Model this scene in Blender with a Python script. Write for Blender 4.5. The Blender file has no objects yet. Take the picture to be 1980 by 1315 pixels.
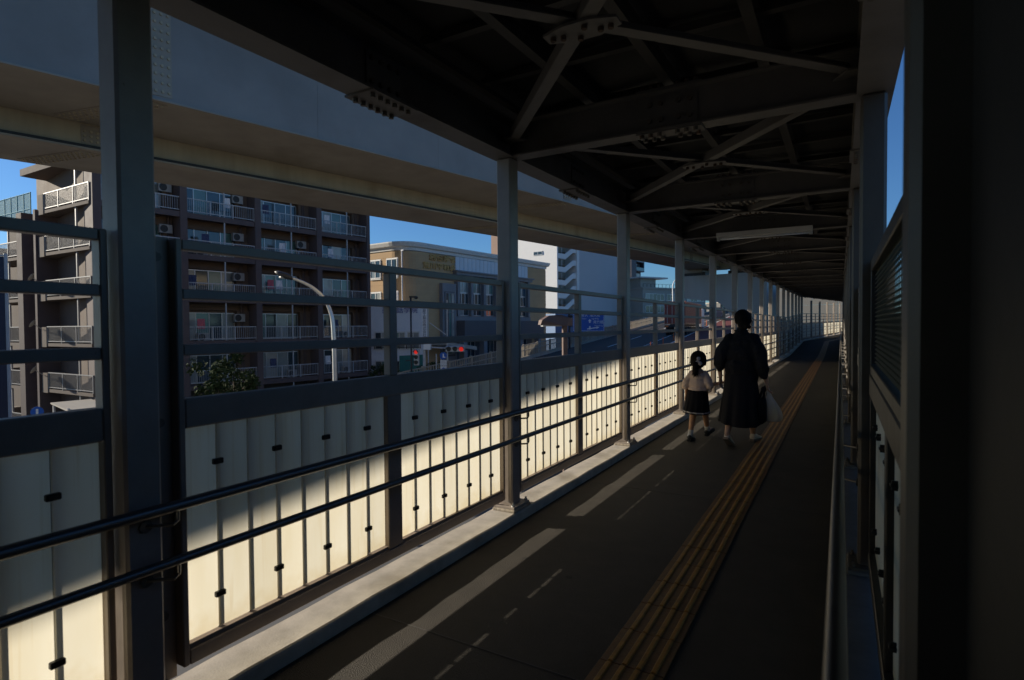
import bpy, bmesh, math, random
from mathutils import Vector, Matrix
random.seed(7)
R = math.radians
scene = bpy.context.scene
col = scene.collection

# ------------------------------------------------------------------ camera
FPX, PSI, PIT, ROLL, CH = 1104.05, 0.5228, 0.0238, -0.0074, 1.4
def cam_axes():
    fwd = Vector((-math.sin(PSI)*math.cos(PIT), math.cos(PSI)*math.cos(PIT), -math.sin(PIT)))
    right = Vector((math.cos(PSI), math.sin(PSI), 0)); up = right.cross(fwd)
    return (right*math.cos(ROLL)+up*math.sin(ROLL), up*math.cos(ROLL)-right*math.sin(ROLL), fwd)
_r, _u, _f = cam_axes()
cd = bpy.data.cameras.new('camera'); cam = bpy.data.objects.new('camera', cd); col.objects.link(cam)
cam.matrix_world = Matrix(((_r.x,_u.x,-_f.x,0),(_r.y,_u.y,-_f.y,0),(_r.z,_u.z,-_f.z,CH),(0,0,0,1)))
cd.sensor_width = 36; cd.lens = FPX/1980*36; cd.clip_start = 0.01; cd.clip_end = 3000
cd.dof.use_dof = True; cd.dof.focus_distance = 6.8; cd.dof.aperture_fstop = 4.0
scene.camera = cam

# ------------------------------------------------------------------ light
SQ, ST = 0.18, 0.30                      # the sun travels +X, a little +Y and down
sund = Vector((1, SQ, -ST)).normalized()
SUN_EL = math.asin(-sund.z)
SUN_AZ = math.atan2(-sund.x, -sund.y)     # clockwise from +Y
w = bpy.data.worlds.new('World'); scene.world = w; w.use_nodes = True
nt = w.node_tree; bg = nt.nodes['Background']
sky = nt.nodes.new('ShaderNodeTexSky'); sky.sky_type = 'NISHITA'; sky.sun_disc = False
sky.sun_elevation = SUN_EL; sky.sun_rotation = SUN_AZ
sky.air_density = 1.0; sky.dust_density = 0.25; sky.ozone_density = 3.0; sky.altitude = 50
tint = nt.nodes.new('ShaderNodeMix'); tint.data_type = 'RGBA'; tint.blend_type = 'MULTIPLY'; tint.inputs[0].default_value = 1
tint.inputs[7].default_value = (.60, .95, 1.38, 1)        # the clear deep blue of the photograph's sky, the same all round
nt.links.new(sky.outputs[0], tint.inputs[6]); nt.links.new(tint.outputs[2], bg.inputs[0]); bg.inputs[1].default_value = 0.056
sl = bpy.data.lights.new('sun', 'SUN'); sl.energy = 5.0; sl.angle = R(0.5); sl.color = (1, .90, .74)
so = bpy.data.objects.new('sun', sl); col.objects.link(so)
so.rotation_euler = sund.to_track_quat('-Z', 'Y').to_euler()
vs = scene.view_settings
vs.view_transform = 'Standard'; vs.look = 'None'; vs.gamma = 1; vs.use_curve_mapping = False
vs.exposure = 0.6
scene.cycles.use_denoising = True
scene.cycles.max_bounces = 8; scene.cycles.diffuse_bounces = 4
scene.cycles.caustics_reflective = False; scene.cycles.caustics_refractive = False
scene.cycles.sample_clamp_indirect = 6

# ------------------------------------------------------------------ materials
def mat(name, c, rough=.6, metal=0, var=.12, scale=6, bump=0, bscale=60, spec=.5, stain=None, streak=False, emit=None, chips=None, spots=None):
    m = bpy.data.materials.new(name); m.use_nodes = True
    n = m.node_tree.nodes; l = m.node_tree.links; b = n['Principled BSDF']
    b.inputs['Roughness'].default_value = rough; b.inputs['Metallic'].default_value = metal
    b.inputs['Specular IOR Level'].default_value = spec
    tc = n.new('ShaderNodeTexCoord')
    mp = n.new('ShaderNodeMapping'); l.new(tc.outputs['Object'], mp.inputs[0])
    if streak: mp.inputs['Scale'].default_value = (1, 1, .12)
    nz = n.new('ShaderNodeTexNoise'); nz.inputs['Scale'].default_value = scale; nz.inputs['Detail'].default_value = 6
    nz.inputs['Roughness'].default_value = .65
    l.new(mp.outputs[0], nz.inputs['Vector'])
    cr = n.new('ShaderNodeValToRGB')
    cr.color_ramp.elements[0].position = .3; cr.color_ramp.elements[1].position = .72
    cr.color_ramp.elements[0].color = tuple(x*(1-var) for x in c)+(1,)
    cr.color_ramp.elements[1].color = tuple(min(1, x*(1+var)) for x in c)+(1,)
    l.new(nz.outputs['Fac'], cr.inputs['Fac']); out = cr.outputs[0]
    if stain:
        n2 = n.new('ShaderNodeTexNoise'); n2.inputs['Scale'].default_value = scale*.35; n2.inputs['Detail'].default_value = 8
        l.new(mp.outputs[0], n2.inputs['Vector'])
        r2 = n.new('ShaderNodeValToRGB'); r2.color_ramp.elements[0].position = .55; r2.color_ramp.elements[1].position = .75
        l.new(n2.outputs['Fac'], r2.inputs['Fac'])
        mx = n.new('ShaderNodeMix'); mx.data_type = 'RGBA'; l.new(r2.outputs[0], mx.inputs[0])
        l.new(out, mx.inputs[6]); mx.inputs[7].default_value = tuple(stain)+(1,); out = mx.outputs[2]
    if chips:
        n4 = n.new('ShaderNodeTexNoise'); n4.inputs['Scale'].default_value = 23; n4.inputs['Detail'].default_value = 9; n4.inputs['Roughness'].default_value = .75
        l.new(tc.outputs['Object'], n4.inputs['Vector'])
        r4 = n.new('ShaderNodeValToRGB'); r4.color_ramp.elements[0].position = .66; r4.color_ramp.elements[1].position = .71
        l.new(n4.outputs['Fac'], r4.inputs['Fac'])
        m4 = n.new('ShaderNodeMix'); m4.data_type = 'RGBA'; l.new(r4.outputs[0], m4.inputs[0]); l.new(out, m4.inputs[6]); m4.inputs[7].default_value = tuple(chips)+(1,); out = m4.outputs[2]
    if spots:
        vo = n.new('ShaderNodeTexVoronoi'); vo.inputs['Scale'].default_value = 2.6; l.new(tc.outputs['Object'], vo.inputs['Vector'])
        r5 = n.new('ShaderNodeValToRGB'); r5.color_ramp.elements[0].position = .045; r5.color_ramp.elements[1].position = .06
        r5.color_ramp.elements[0].color = (1,1,1,1); r5.color_ramp.elements[1].color = (0,0,0,1); l.new(vo.outputs['Distance'], r5.inputs['Fac'])
        n5 = n.new('ShaderNodeTexNoise'); n5.inputs['Scale'].default_value = 1.1; n5.inputs['Detail'].default_value = 9; n5.inputs['Roughness'].default_value = .7; l.new(tc.outputs['Object'], n5.inputs['Vector'])
        r6 = n.new('ShaderNodeValToRGB'); r6.color_ramp.elements[0].position = .5; r6.color_ramp.elements[1].position = .68; l.new(n5.outputs['Fac'], r6.inputs['Fac'])
        ad = n.new('ShaderNodeMath'); ad.operation = 'ADD'; ad.use_clamp = True
        ml = n.new('ShaderNodeMath'); ml.operation = 'MULTIPLY'; ml.inputs[1].default_value = .55; l.new(r6.outputs[0], ml.inputs[0])
        l.new(ml.outputs[0], ad.inputs[0]); l.new(r5.outputs[0], ad.inputs[1])
        m5 = n.new('ShaderNodeMix'); m5.data_type = 'RGBA'; l.new(ad.outputs[0], m5.inputs[0]); l.new(out, m5.inputs[6]); m5.inputs[7].default_value = tuple(spots)+(1,); out = m5.outputs[2]
    l.new(out, b.inputs['Base Color'])
    rr = n.new('ShaderNodeMapRange'); rr.inputs[3].default_value = max(0, rough-.08); rr.inputs[4].default_value = min(1, rough+.1)
    l.new(nz.outputs['Fac'], rr.inputs[0]); l.new(rr.outputs[0], b.inputs['Roughness'])
    if bump:
        n3 = n.new('ShaderNodeTexNoise'); n3.inputs['Scale'].default_value = bscale; n3.inputs['Detail'].default_value = 4
        l.new(tc.outputs['Object'], n3.inputs['Vector'])
        bp = n.new('ShaderNodeBump'); bp.inputs['Strength'].default_value = bump; bp.inputs['Distance'].default_value = .01
        l.new(n3.outputs['Fac'], bp.inputs['Height']); l.new(bp.outputs[0], b.inputs['Normal'])
    if emit:
        b.inputs['Emission Color'].default_value = tuple(emit[:3])+(1,); b.inputs['Emission Strength'].default_value = emit[3]
    return m
M = {}
M['steel'] = mat('grey_steel_paint', (.37,.315,.265), .42, 0, .12, 5, .12, 25, .4, chips=(.09,.06,.04))
M['frame'] = mat('fence_paint', (.30,.24,.19), .42, 0, .12, 7, .10, 25, .4, chips=(.10,.07,.05))
M['steelshade'] = mat('shaded_column_paint', (.10,.085,.07), .42, 0, .12, 5, .12, 25, .4, chips=(.06,.045,.035))  # same column paint, darkened to carry the shade of the right side
M['blockerwall'] = mat('dark_blocker_wall', (.022,.02,.018), .6, 0, .2, 3, .1, 30, .3)  # near-black so the added blocking walls look deep in shade
M['frameshade'] = mat('shaded_fence_paint', (.04,.036,.032), .42, 0, .12, 7, .10, 25, .4, chips=(.05,.035,.03))  # fence paint with the right wall's shade put into its colour
M['roofsteel'] = mat('roof_steel_paint', (.17,.157,.138), .5, 0, .14, 4, .15, 20, .35, stain=(.08,.06,.04))
M['purlin'] = mat('dark_purlin', (.055,.05,.043), .6)
M['sheet'] = mat('roof_sheet', (.02,.019,.017), .7, 0, .2, 3)
M['rust'] = mat('rusted_steel', (.10,.065,.04), .8, 0, .35, 30, .3, 60)
M['rail'] = mat('dull_steel_rail', (.17,.16,.15), .34, .6, .08, 12)
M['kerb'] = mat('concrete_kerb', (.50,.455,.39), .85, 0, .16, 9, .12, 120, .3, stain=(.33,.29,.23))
M['kerbshade'] = mat('shaded_kerb', (.13,.12,.11), .85, 0, .2, 7, .12, 90, .3)  # kerb concrete coloured dark to imitate shade along the right edge
M['floor'] = mat('walkway_paving', (.050,.043,.035), .72, 0, .25, 5, .8, 190, .35, stain=(.036,.031,.025), spots=(.028,.025,.022))
M['tile'] = mat('yellow_tactile_tile', (.15,.06,.006), .5, 0, .3, 14, .25, 90, .6, stain=(.06,.028,.006))
M['bar'] = mat('highlit_yellow_bar', (.36,.16,.008), .45, 0, .25, 30, .2, 90, .6, stain=(.20,.085,.008))  # bars brighter than the tile base; their highlight is put into the colour
M['clip'] = mat('dark_clip', (.03,.03,.032), .4, .6, .2, 40)
M['gasket'] = mat('grey_gasket', (.09,.085,.08), .8)
M['grout'] = mat('mortar_pad', (.42,.36,.28), .9, 0, .3, 25, .5, 60, .3, stain=(.28,.13,.05))
M['bolt'] = mat('bolt_paint', (.13,.11,.085), .55, .2, .3, 30, stain=(.12,.05,.02))
M['lampwhite'] = mat('lamp_white', (.55,.55,.53), .4, 0, .05)
M['gird'] = mat('viaduct_paint', (.34,.30,.24), .55, 0, .14, 1.3, .08, 12, .35, stain=(.22,.185,.13))
M['girdweb'] = mat('viaduct_web_paint', (.29,.275,.255), .5, 0, .10, .9, .05, 8, .35, stain=(.215,.20,.18))
M['girdbeige'] = mat('viaduct_weathered', (.44,.38,.27), .6, 0, .14, 2.2, .08, 12, .3, stain=(.27,.21,.13), streak=True)
M['dark'] = mat('dark_steel', (.022,.021,.02), .5)
M['conc'] = mat('pier_concrete', (.52,.49,.45), .85, 0, .1, .9, .2, 14, .3, stain=(.40,.37,.33), streak=True)
M['asphalt'] = mat('asphalt', (.056,.051,.046), .85, 0, .15, .8, .5, 40, .3)
M['redroad'] = mat('red_paving', (.16,.045,.035), .8, 0, .15, 2, .3, 40, .3)
M['whiteline'] = mat('road_paint', (.7,.7,.68), .7)
M['ground'] = mat('street_ground', (.12,.115,.11), .9, 0, .2, .3)
# apartment
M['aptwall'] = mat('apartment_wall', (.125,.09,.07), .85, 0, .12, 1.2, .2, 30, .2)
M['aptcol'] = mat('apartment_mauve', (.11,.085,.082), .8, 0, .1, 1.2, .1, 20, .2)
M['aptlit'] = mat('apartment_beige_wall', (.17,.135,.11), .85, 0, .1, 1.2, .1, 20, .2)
M['raildim'] = mat('dimmed_white_rail', (.27,.26,.25), .5, 0, .08)  # white rail paint darkened to imitate light falloff at the left edge
M['railwhite'] = mat('weathered_white_rail', (.37,.375,.38), .5, 0, .08)
M['white'] = mat('white_paint', (.72,.72,.72), .45, 0, .05)
M['alu'] = mat('aluminium', (.5,.5,.5), .35, .7, .05)
def glass(name, c, rough=.06):
    m = mat(name, c, rough, 0, .3, .5, 0, 60, .8); return m
M['glass'] = glass('window_glass', (.035,.055,.065))
M['curtain'] = glass('curtained_glass', (.24,.27,.26), .12)
M['curtain_pale'] = glass('pale_curtained_glass', (.38,.38,.34), .15)
M['curtain_dim'] = glass('dim_curtained_glass', (.11,.13,.13), .1)
M['curtain_green'] = glass('green_curtained_glass', (.10,.19,.17), .12)
M['skyglass'] = glass('sky_reflecting_glass', (.06,.10,.13), .04)
M['tealglass'] = glass('teal_glass', (.03,.12,.14), .1)
M['ac'] = mat('ac_plastic', (.28,.27,.25), .5)
M['cloth_w'] = mat('white_cloth', (.7,.68,.68), .9); M['cloth_b'] = mat('navy_cloth', (.05,.06,.12), .9)
M['cloth_r'] = mat('pink_cloth', (.5,.12,.14), .9)
M['tan'] = mat('tan_tile', (.52,.35,.19), .8, 0, .10, .5, .1, 20, .3)
M['tandark'] = mat('tan_tile_dark', (.50,.33,.175), .8, 0, .10, .5, .1, 20, .3)
M['cornice'] = mat('white_cornice', (.66,.65,.61), .7)
M['panelblue'] = mat('pale_metal_panel', (.60,.63,.66), .45, 0, .05, .5)
M['greystone'] = mat('grey_stone', (.22,.215,.22), .7, 0, .1, 1)
M['darkstone'] = mat('dark_stone', (.10,.095,.10), .7, 0, .1, 1)
M['gold'] = mat('gold_letter', (.52,.30,.09), .5, .2, .1)
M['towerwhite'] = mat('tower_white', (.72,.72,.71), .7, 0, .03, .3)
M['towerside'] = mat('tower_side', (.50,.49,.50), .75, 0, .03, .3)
M['pinkbrown'] = mat('pink_brown_tile', (.36,.24,.18), .8, 0, .08, .5)
M['navy'] = mat('navy_cladding', (.025,.028,.05), .5, 0, .1, .5)
M['greybld'] = mat('grey_render', (.42,.38,.32), .85, 0, .1, .4)
M['blue'] = mat('bright_blue_wall', (.010,.085,.23), .5, 0, .08, .4)
M['signblue'] = mat('sign_blue', (.008,.10,.44), .4, 0, .03)
M['signwhite'] = mat('sign_white', (.75,.75,.75), .5, 0, .02)
M['bluetext'] = mat('blue_letter', (.03,.07,.30), .5)
M['blacktext'] = mat('black_letter', (.02,.02,.03), .5)
M['green'] = mat('green_hoarding', (.015,.13,.10), .6)
M['silver'] = mat('silver_pole', (.62,.60,.57), .32, .75, .06, 4)
M['brownlamp'] = mat('brown_lamp', (.13,.085,.07), .55, 0, .1, 6)
M['lampblack'] = mat('black_pole', (.02,.02,.022), .5)
M['polegrey'] = mat('grey_pole', (.45,.45,.45), .5)
M['fencebeige'] = mat('beige_fence', (.36,.31,.24), .7, 0, .08, 2)
M['barrier'] = mat('parapet_concrete', (.34,.30,.24), .85, 0, .15, 1, .1, 20, .2, streak=True)
M['container'] = mat('red_container', (.64,.22,.12), .55, 0, .12, 1.5)
M['containerdark'] = mat('dark_red_container', (.33,.07,.045), .55, 0, .12, 1.5)
M['tyre'] = mat('tyre_rubber', (.02,.02,.02), .8)
M['orange'] = mat('orange_post', (.65,.13,.02), .5)
M['redlamp'] = mat('red_signal_lamp', (.6,.02,.01), .4, emit=(1,.03,.02,.3))
M['offlamp'] = mat('unlit_signal_lamp', (.03,.03,.03), .3)
M['leaf'] = mat('dark_leaves', (.035,.052,.02), .85, 0, .4, 3, 0, 60, .08)
M['bark'] = mat('bark', (.09,.065,.045), .9)
M['netblue'] = mat('green_net', (.05,.32,.40), .8)
M['wallfar'] = mat('pale_wall', (.11,.11,.105), .8, 0, .05, .5)
M['mesh'] = mat('mesh_slat', (.10,.095,.06), .85, 0, .2, 10)
# people
M['skin'] = mat('skin', (.58,.36,.25), .5, 0, .06, 20)
M['skinf'] = mat('child_skin', (.55,.30,.17), .5, 0, .06, 20)
M['hair'] = mat('black_hair', (.012,.010,.009), .8, 0, .5, 60, .5, 140, .12)
M['blackdress'] = mat('black_dress', (.022,.022,.025), .9, 0, .2, 12, .2, 120, .1)
M['shirt'] = mat('cream_shirt', (.68,.53,.44), .9, 0, .04, 12, .2, 150, .1)
M['blackskirt'] = mat('navy_black_skirt', (.013,.013,.017), .9, 0, .2, 12, .2, 150, .1)
M['sneaker'] = mat('cream_sneaker', (.72,.63,.53), .7, 0, .08, 20)
M['sole'] = mat('sneaker_sole', (.20,.16,.13), .8)
M['shoe'] = mat('black_shoe', (.015,.015,.016), .35)
M['sock'] = mat('white_sock', (.62,.61,.60), .9)
M['bow'] = mat('white_bow', (.46,.43,.43), .8)
M['eye'] = mat('dark_eye', (.02,.015,.012), .2)
M['fruit'] = mat('yellow_green_fruit', (.70,.62,.08), .5, 0, .2, 14)

def translucent(name, c, tfac, rough=.5, alpha=1.0, streaks=False):
    m = bpy.data.materials.new(name); m.use_nodes = True
    n = m.node_tree.nodes; l = m.node_tree.links; out = n['Material Output']; b = n['Principled BSDF']
    tc = n.new('ShaderNodeTexCoord'); nz = n.new('ShaderNodeTexNoise'); nz.inputs['Scale'].default_value = 5; nz.inputs['Detail'].default_value = 5
    mp = n.new('ShaderNodeMapping'); mp.inputs['Scale'].default_value = (1, 1.6, .35); l.new(tc.outputs['Object'], mp.inputs[0]); l.new(mp.outputs[0], nz.inputs['Vector'])
    cr = n.new('ShaderNodeValToRGB'); cr.color_ramp.elements[0].position = .25; cr.color_ramp.elements[1].position = .6
    cr.color_ramp.elements[0].color = (c[0]*.93, c[1]*.90, c[2]*.83, 1); cr.color_ramp.elements[1].color = c+(1,)
    l.new(nz.outputs['Fac'], cr.inputs[0])
    colr = cr.outputs[0]
    if streaks:      # water runs, grime near the bottom edge and slight differences from pane to pane
        oi = n.new('ShaderNodeObjectInfo')
        ofs = n.new('ShaderNodeVectorMath'); ofs.operation = 'MULTIPLY_ADD'; l.new(oi.outputs['Random'], ofs.inputs[0]); ofs.inputs[1].default_value = (37, 91, 53); l.new(tc.outputs['Object'], ofs.inputs[2])
        l.new(ofs.outputs[0], mp.inputs[0])
        mp2 = n.new('ShaderNodeMapping'); mp2.inputs['Scale'].default_value = (1, 26, .9); l.new(ofs.outputs[0], mp2.inputs[0])
        n2 = n.new('ShaderNodeTexNoise'); n2.inputs['Scale'].default_value = 1.5; n2.inputs['Detail'].default_value = 5; l.new(mp2.outputs[0], n2.inputs['Vector'])
        r2 = n.new('ShaderNodeValToRGB'); r2.color_ramp.elements[0].position = .56; r2.color_ramp.elements[1].position = .78; l.new(n2.outputs['Fac'], r2.inputs[0])
        sx = n.new('ShaderNodeSeparateXYZ'); l.new(tc.outputs['Object'], sx.inputs[0])
        n3 = n.new('ShaderNodeTexNoise'); n3.inputs['Scale'].default_value = 14; n3.inputs['Detail'].default_value = 6; l.new(ofs.outputs[0], n3.inputs['Vector'])
        zz3 = n.new('ShaderNodeMath'); zz3.operation = 'MULTIPLY_ADD'; l.new(n3.outputs['Fac'], zz3.inputs[0]); zz3.inputs[1].default_value = -.22; l.new(sx.outputs['Z'], zz3.inputs[2])
        g3 = n.new('ShaderNodeMapRange'); g3.inputs[1].default_value = .10; g3.inputs[2].default_value = .20; g3.inputs[3].default_value = .42; g3.inputs[4].default_value = 0; l.new(zz3.outputs[0], g3.inputs[0])
        st = n.new('ShaderNodeMath'); st.operation = 'MULTIPLY'; st.inputs[1].default_value = .55; l.new(r2.outputs[0], st.inputs[0])
        mxx = n.new('ShaderNodeMath'); mxx.operation = 'MAXIMUM'; l.new(st.outputs[0], mxx.inputs[0]); l.new(g3.outputs[0], mxx.inputs[1])
        dm = n.new('ShaderNodeMix'); dm.data_type = 'RGBA'; l.new(mxx.outputs[0], dm.inputs[0]); l.new(colr, dm.inputs[6]); dm.inputs[7].default_value = (c[0]*.74, c[1]*.62, c[2]*.40, 1)
        vr = n.new('ShaderNodeMapRange'); vr.inputs[3].default_value = .88; vr.inputs[4].default_value = 1.06; l.new(oi.outputs['Random'], vr.inputs[0])
        vm = n.new('ShaderNodeMix'); vm.data_type = 'RGBA'; vm.blend_type = 'MULTIPLY'; vm.inputs[0].default_value = 1; l.new(dm.outputs[2], vm.inputs[6]); l.new(vr.outputs[0], vm.inputs[7]); colr = vm.outputs[2]
    l.new(colr, b.inputs['Base Color']); b.inputs['Roughness'].default_value = rough; b.inputs['Specular IOR Level'].default_value = .3
    t = n.new('ShaderNodeBsdfTranslucent'); l.new(colr, t.inputs[0])
    mx = n.new('ShaderNodeMixShader'); mx.inputs[0].default_value = tfac
    l.new(b.outputs[0], mx.inputs[1]); l.new(t.outputs[0], mx.inputs[2])
    last = mx.outputs[0]
    if alpha < 1:
        tr = n.new('ShaderNodeBsdfTransparent'); m2 = n.new('ShaderNodeMixShader'); m2.inputs[0].default_value = alpha
        l.new(tr.outputs[0], m2.inputs[1]); l.new(last, m2.inputs[2]); last = m2.outputs[0]
    l.new(last, out.inputs[0]); return m
M['frost'] = translucent('frosted_panel', (.78,.745,.63), .47, streaks=True)
M['plastic'] = translucent('plastic_bag_film', (.92,.94,.96), .5, .3, .6)

# ------------------------------------------------------------------ mesh builder
KIDS = {}
class MB:
    def __init__(s, X=None): s.v = []; s.f = []; s.X = X
    def pt(s, p):
        p = Vector(p); s.v.append(s.X @ p if s.X else p); return len(s.v)-1
    def face(s, pts): s.f.append([s.pt(p) for p in pts])
    def hexa(s, p):
        i = [s.pt(q) for q in p]
        for a in ((0,3,2,1),(4,5,6,7),(0,1,5,4),(1,2,6,5),(2,3,7,6),(3,0,4,7)): s.f.append([i[k] for k in a])
    def box(s, x0, x1, y0, y1, z0, z1, ch=0):
        x0,x1 = min(x0,x1),max(x0,x1); y0,y1 = min(y0,y1),max(y0,y1); z0,z1 = min(z0,z1),max(z0,z1)
        if ch <= 0:
            s.hexa([(x0,y0,z0),(x1,y0,z0),(x1,y1,z0),(x0,y1,z0),(x0,y0,z1),(x1,y0,z1),(x1,y1,z1),(x0,y1,z1)]); return
        c = min(ch, (x1-x0)*.45, (y1-y0)*.45, (z1-z0)*.45)
        b = bmesh.new(); bmesh.ops.create_cube(b, size=1)
        for v in b.verts: v.co = Vector(((x0+x1)/2+v.co.x*(x1-x0), (y0+y1)/2+v.co.y*(y1-y0), (z0+z1)/2+v.co.z*(z1-z0)))
        bmesh.ops.bevel(b, geom=list(b.edges), offset=c, segments=1, affect='EDGES')
        base = len(s.v)
        b.verts.index_update()
        for v in b.verts: s.pt(v.co)
        for f in b.faces: s.f.append([base+v.index for v in f.verts])
        b.free()
    def bar(s, a, b, wd, ht, up=(0,0,1)):
        a = Vector(a); b = Vector(b); d = (b-a).normalized(); up = Vector(up)
        x = d.cross(up)
        if x.length < 1e-4: x = d.cross(Vector((1,0,0)))
        x.normalize(); z = x.cross(d)
        q = []
        for p in (a, b):
            q.append([p+x*sx*wd/2+z*sz*ht/2 for sx, sz in ((-1,-1),(1,-1),(1,1),(-1,1))])
        s.hexa([q[0][0],q[0][1],q[1][1],q[1][0],q[0][3],q[0][2],q[1][2],q[1][3]])
    def tube(s, pts, r, seg=10, cap=True):
        pts = [Vector(p) for p in pts]; rs = r if isinstance(r, (list, tuple)) else [r]*len(pts)
        rings = []; prev = None
        for i, p in enumerate(pts):
            d = (pts[min(i+1,len(pts)-1)]-pts[max(i-1,0)]).normalized()
            if prev is None:
                x = d.cross(Vector((0,0,1)))
                if x.length < 1e-3: x = d.cross(Vector((1,0,0)))
            else: x = prev-d*prev.dot(d)
            x.normalize(); prev = x; y = d.cross(x)
            rings.append([s.pt(p+(x*math.cos(t)+y*math.sin(t))*rs[i]) for t in [2*math.pi*k/seg for k in range(seg)]])
        for a, b in zip(rings, rings[1:]):
            for k in range(seg): s.f.append([a[k], a[(k+1)%seg], b[(k+1)%seg], b[k]])
        if cap: s.f.append(rings[0][::-1]); s.f.append(rings[-1])
    def rings(s, rr, cap=True):
        ids = [[s.pt(p) for p in r] for r in rr]; n = len(ids[0])
        for a, b in zip(ids, ids[1:]):
            for k in range(n): s.f.append([a[k], a[(k+1)%n], b[(k+1)%n], b[k]])
        if cap: s.f.append(ids[0][::-1]); s.f.append(ids[-1])
    def prism(s, poly, a0, a1, axis='y'):
        def P(u, v, a): return {'y': (u,a,v), 'x': (a,u,v), 'z': (u,v,a)}[axis]
        s.rings([[P(u,v,a0) for u,v in poly], [P(u,v,a1) for u,v in poly]])
    def ball(s, c, r, seg=12, rg=8):
        c = Vector(c); r = r if isinstance(r, (tuple, list)) else (r,r,r)
        rr = []
        for i in range(1, rg):
            t = math.pi*i/rg
            rr.append([c+Vector((r[0]*math.sin(t)*math.cos(2*math.pi*k/seg), r[1]*math.sin(t)*math.sin(2*math.pi*k/seg), -r[2]*math.cos(t))) for k in range(seg)])
        ids = [[s.pt(p) for p in q] for q in rr]
        for a, b in zip(ids, ids[1:]):
            for k in range(seg): s.f.append([a[k], a[(k+1)%seg], b[(k+1)%seg], b[k]])
        lo = s.pt(c-Vector((0,0,r[2]))); hi = s.pt(c+Vector((0,0,r[2])))
        for k in range(seg): s.f.append([lo, ids[0][(k+1)%seg], ids[0][k]]); s.f.append([hi, ids[-1][k], ids[-1][(k+1)%seg]])
    def bolt(s, c, n, r=.014, h=.014):
        c = Vector(c); n = Vector(n); s.tube([c, c+n*h], r, 6)
    def mesh(s, name, m, smooth=False, recalc=True):
        me = bpy.data.meshes.new(name); me.from_pydata([tuple(v) for v in s.v], [], s.f)
        if recalc:
            b = bmesh.new(); b.from_mesh(me); bmesh.ops.recalc_face_normals(b, faces=b.faces); b.to_mesh(me); b.free()
        if smooth: me.polygons.foreach_set('use_smooth', [True]*len(me.polygons))
        if m: me.materials.append(M[m] if isinstance(m, str) else m)
        return me
    def build(s, name, m, parent=None, smooth=False, world=True, recalc=True):
        if parent is not None and world:
            base = parent_origin(parent)
            s.v = [v-base for v in s.v]
        return link(name, s.mesh(name, m, smooth, recalc), parent)
def parent_origin(p):
    o = Vector((0,0,0))
    while p is not None: o += p.location; p = p.parent
    return o
def link(name, data, parent=None):
    o = bpy.data.objects.new(name, data); col.objects.link(o)
    if parent is not None: o.parent = parent; KIDS.setdefault(parent.name, []).append(o)
    return o
def thing(name, label, cat, loc=(0,0,0), group=None):
    o = link(name, None); o.location = loc; tag(o, label, cat, group); return o
def tag(o, label=None, cat=None, group=None, kind=None):
    if label: o['label'] = label
    if cat: o['category'] = cat
    if group: o['group'] = group
    if kind: o['kind'] = kind
    return o
def copy_tree(o, parent=None):
    c = o.copy(); col.objects.link(c)
    if parent is not None: c.parent = parent; KIDS.setdefault(parent.name, []).append(c)
    for ch in KIDS.get(o.name, []): copy_tree(ch, c)
    return c
ORD = ['first','second','third','fourth','fifth','sixth','seventh','eighth','ninth','tenth','eleventh','twelfth','thirteenth','fourteenth','fifteenth','sixteenth','seventeenth','eighteenth','nineteenth','twentieth','twenty-first','twenty-second','twenty-third','twenty-fourth','twenty-fifth']
FONT_CACHE = {}
def text_mesh(name, body, size, m, X, parent, depth=.01, sx=1.0, bold=0):
    cu = bpy.data.curves.new('lettering', 'FONT'); cu.body = body; cu.size = size; cu.extrude = depth
    cu.align_x = 'CENTER'; cu.align_y = 'CENTER'; cu.resolution_u = 2; cu.offset = bold
    t = bpy.data.objects.new('lettering', cu); col.objects.link(t)
    dg = bpy.context.evaluated_depsgraph_get(); dg.update()
    me = bpy.data.meshes.new_from_object(t.evaluated_get(dg))
    bpy.data.objects.remove(t)
    me.materials.clear(); me.materials.append(M[m])
    base = parent_origin(parent) if parent is not None else Vector((0,0,0))
    me.transform(Matrix.Translation(-base) @ X @ Matrix.Diagonal((sx,1,1,1)))
    return link(name, me, parent)

# ---- pixel of the photograph at a depth -> point of the world
def cw(px, D):
    Rr = (px-990)/FPX*D
    return Vector((Rr*math.cos(PSI)-D*math.sin(PSI), Rr*math.sin(PSI)+D*math.cos(PSI), 0))
def zz(px, py, D): return CH+(631.2-.0074*(px-990)-py)/FPX*D
def at(px, py, D):
    v = cw(px, D); v.z = zz(px, py, D); return v
def cdir(ang):   # horizontal direction at ang degrees right of the camera's axis
    a = R(ang); return Vector((math.sin(a)*math.cos(PSI)-math.cos(a)*math.sin(PSI), math.sin(a)*math.sin(PSI)+math.cos(a)*math.cos(PSI), 0))
def frame(o, u, n):   # local x = u, local y = outward n, z = up
    return Matrix(((u.x,n.x,0,o.x),(u.y,n.y,0,o.y),(0,0,1,o.z),(0,0,0,1)))
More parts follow.
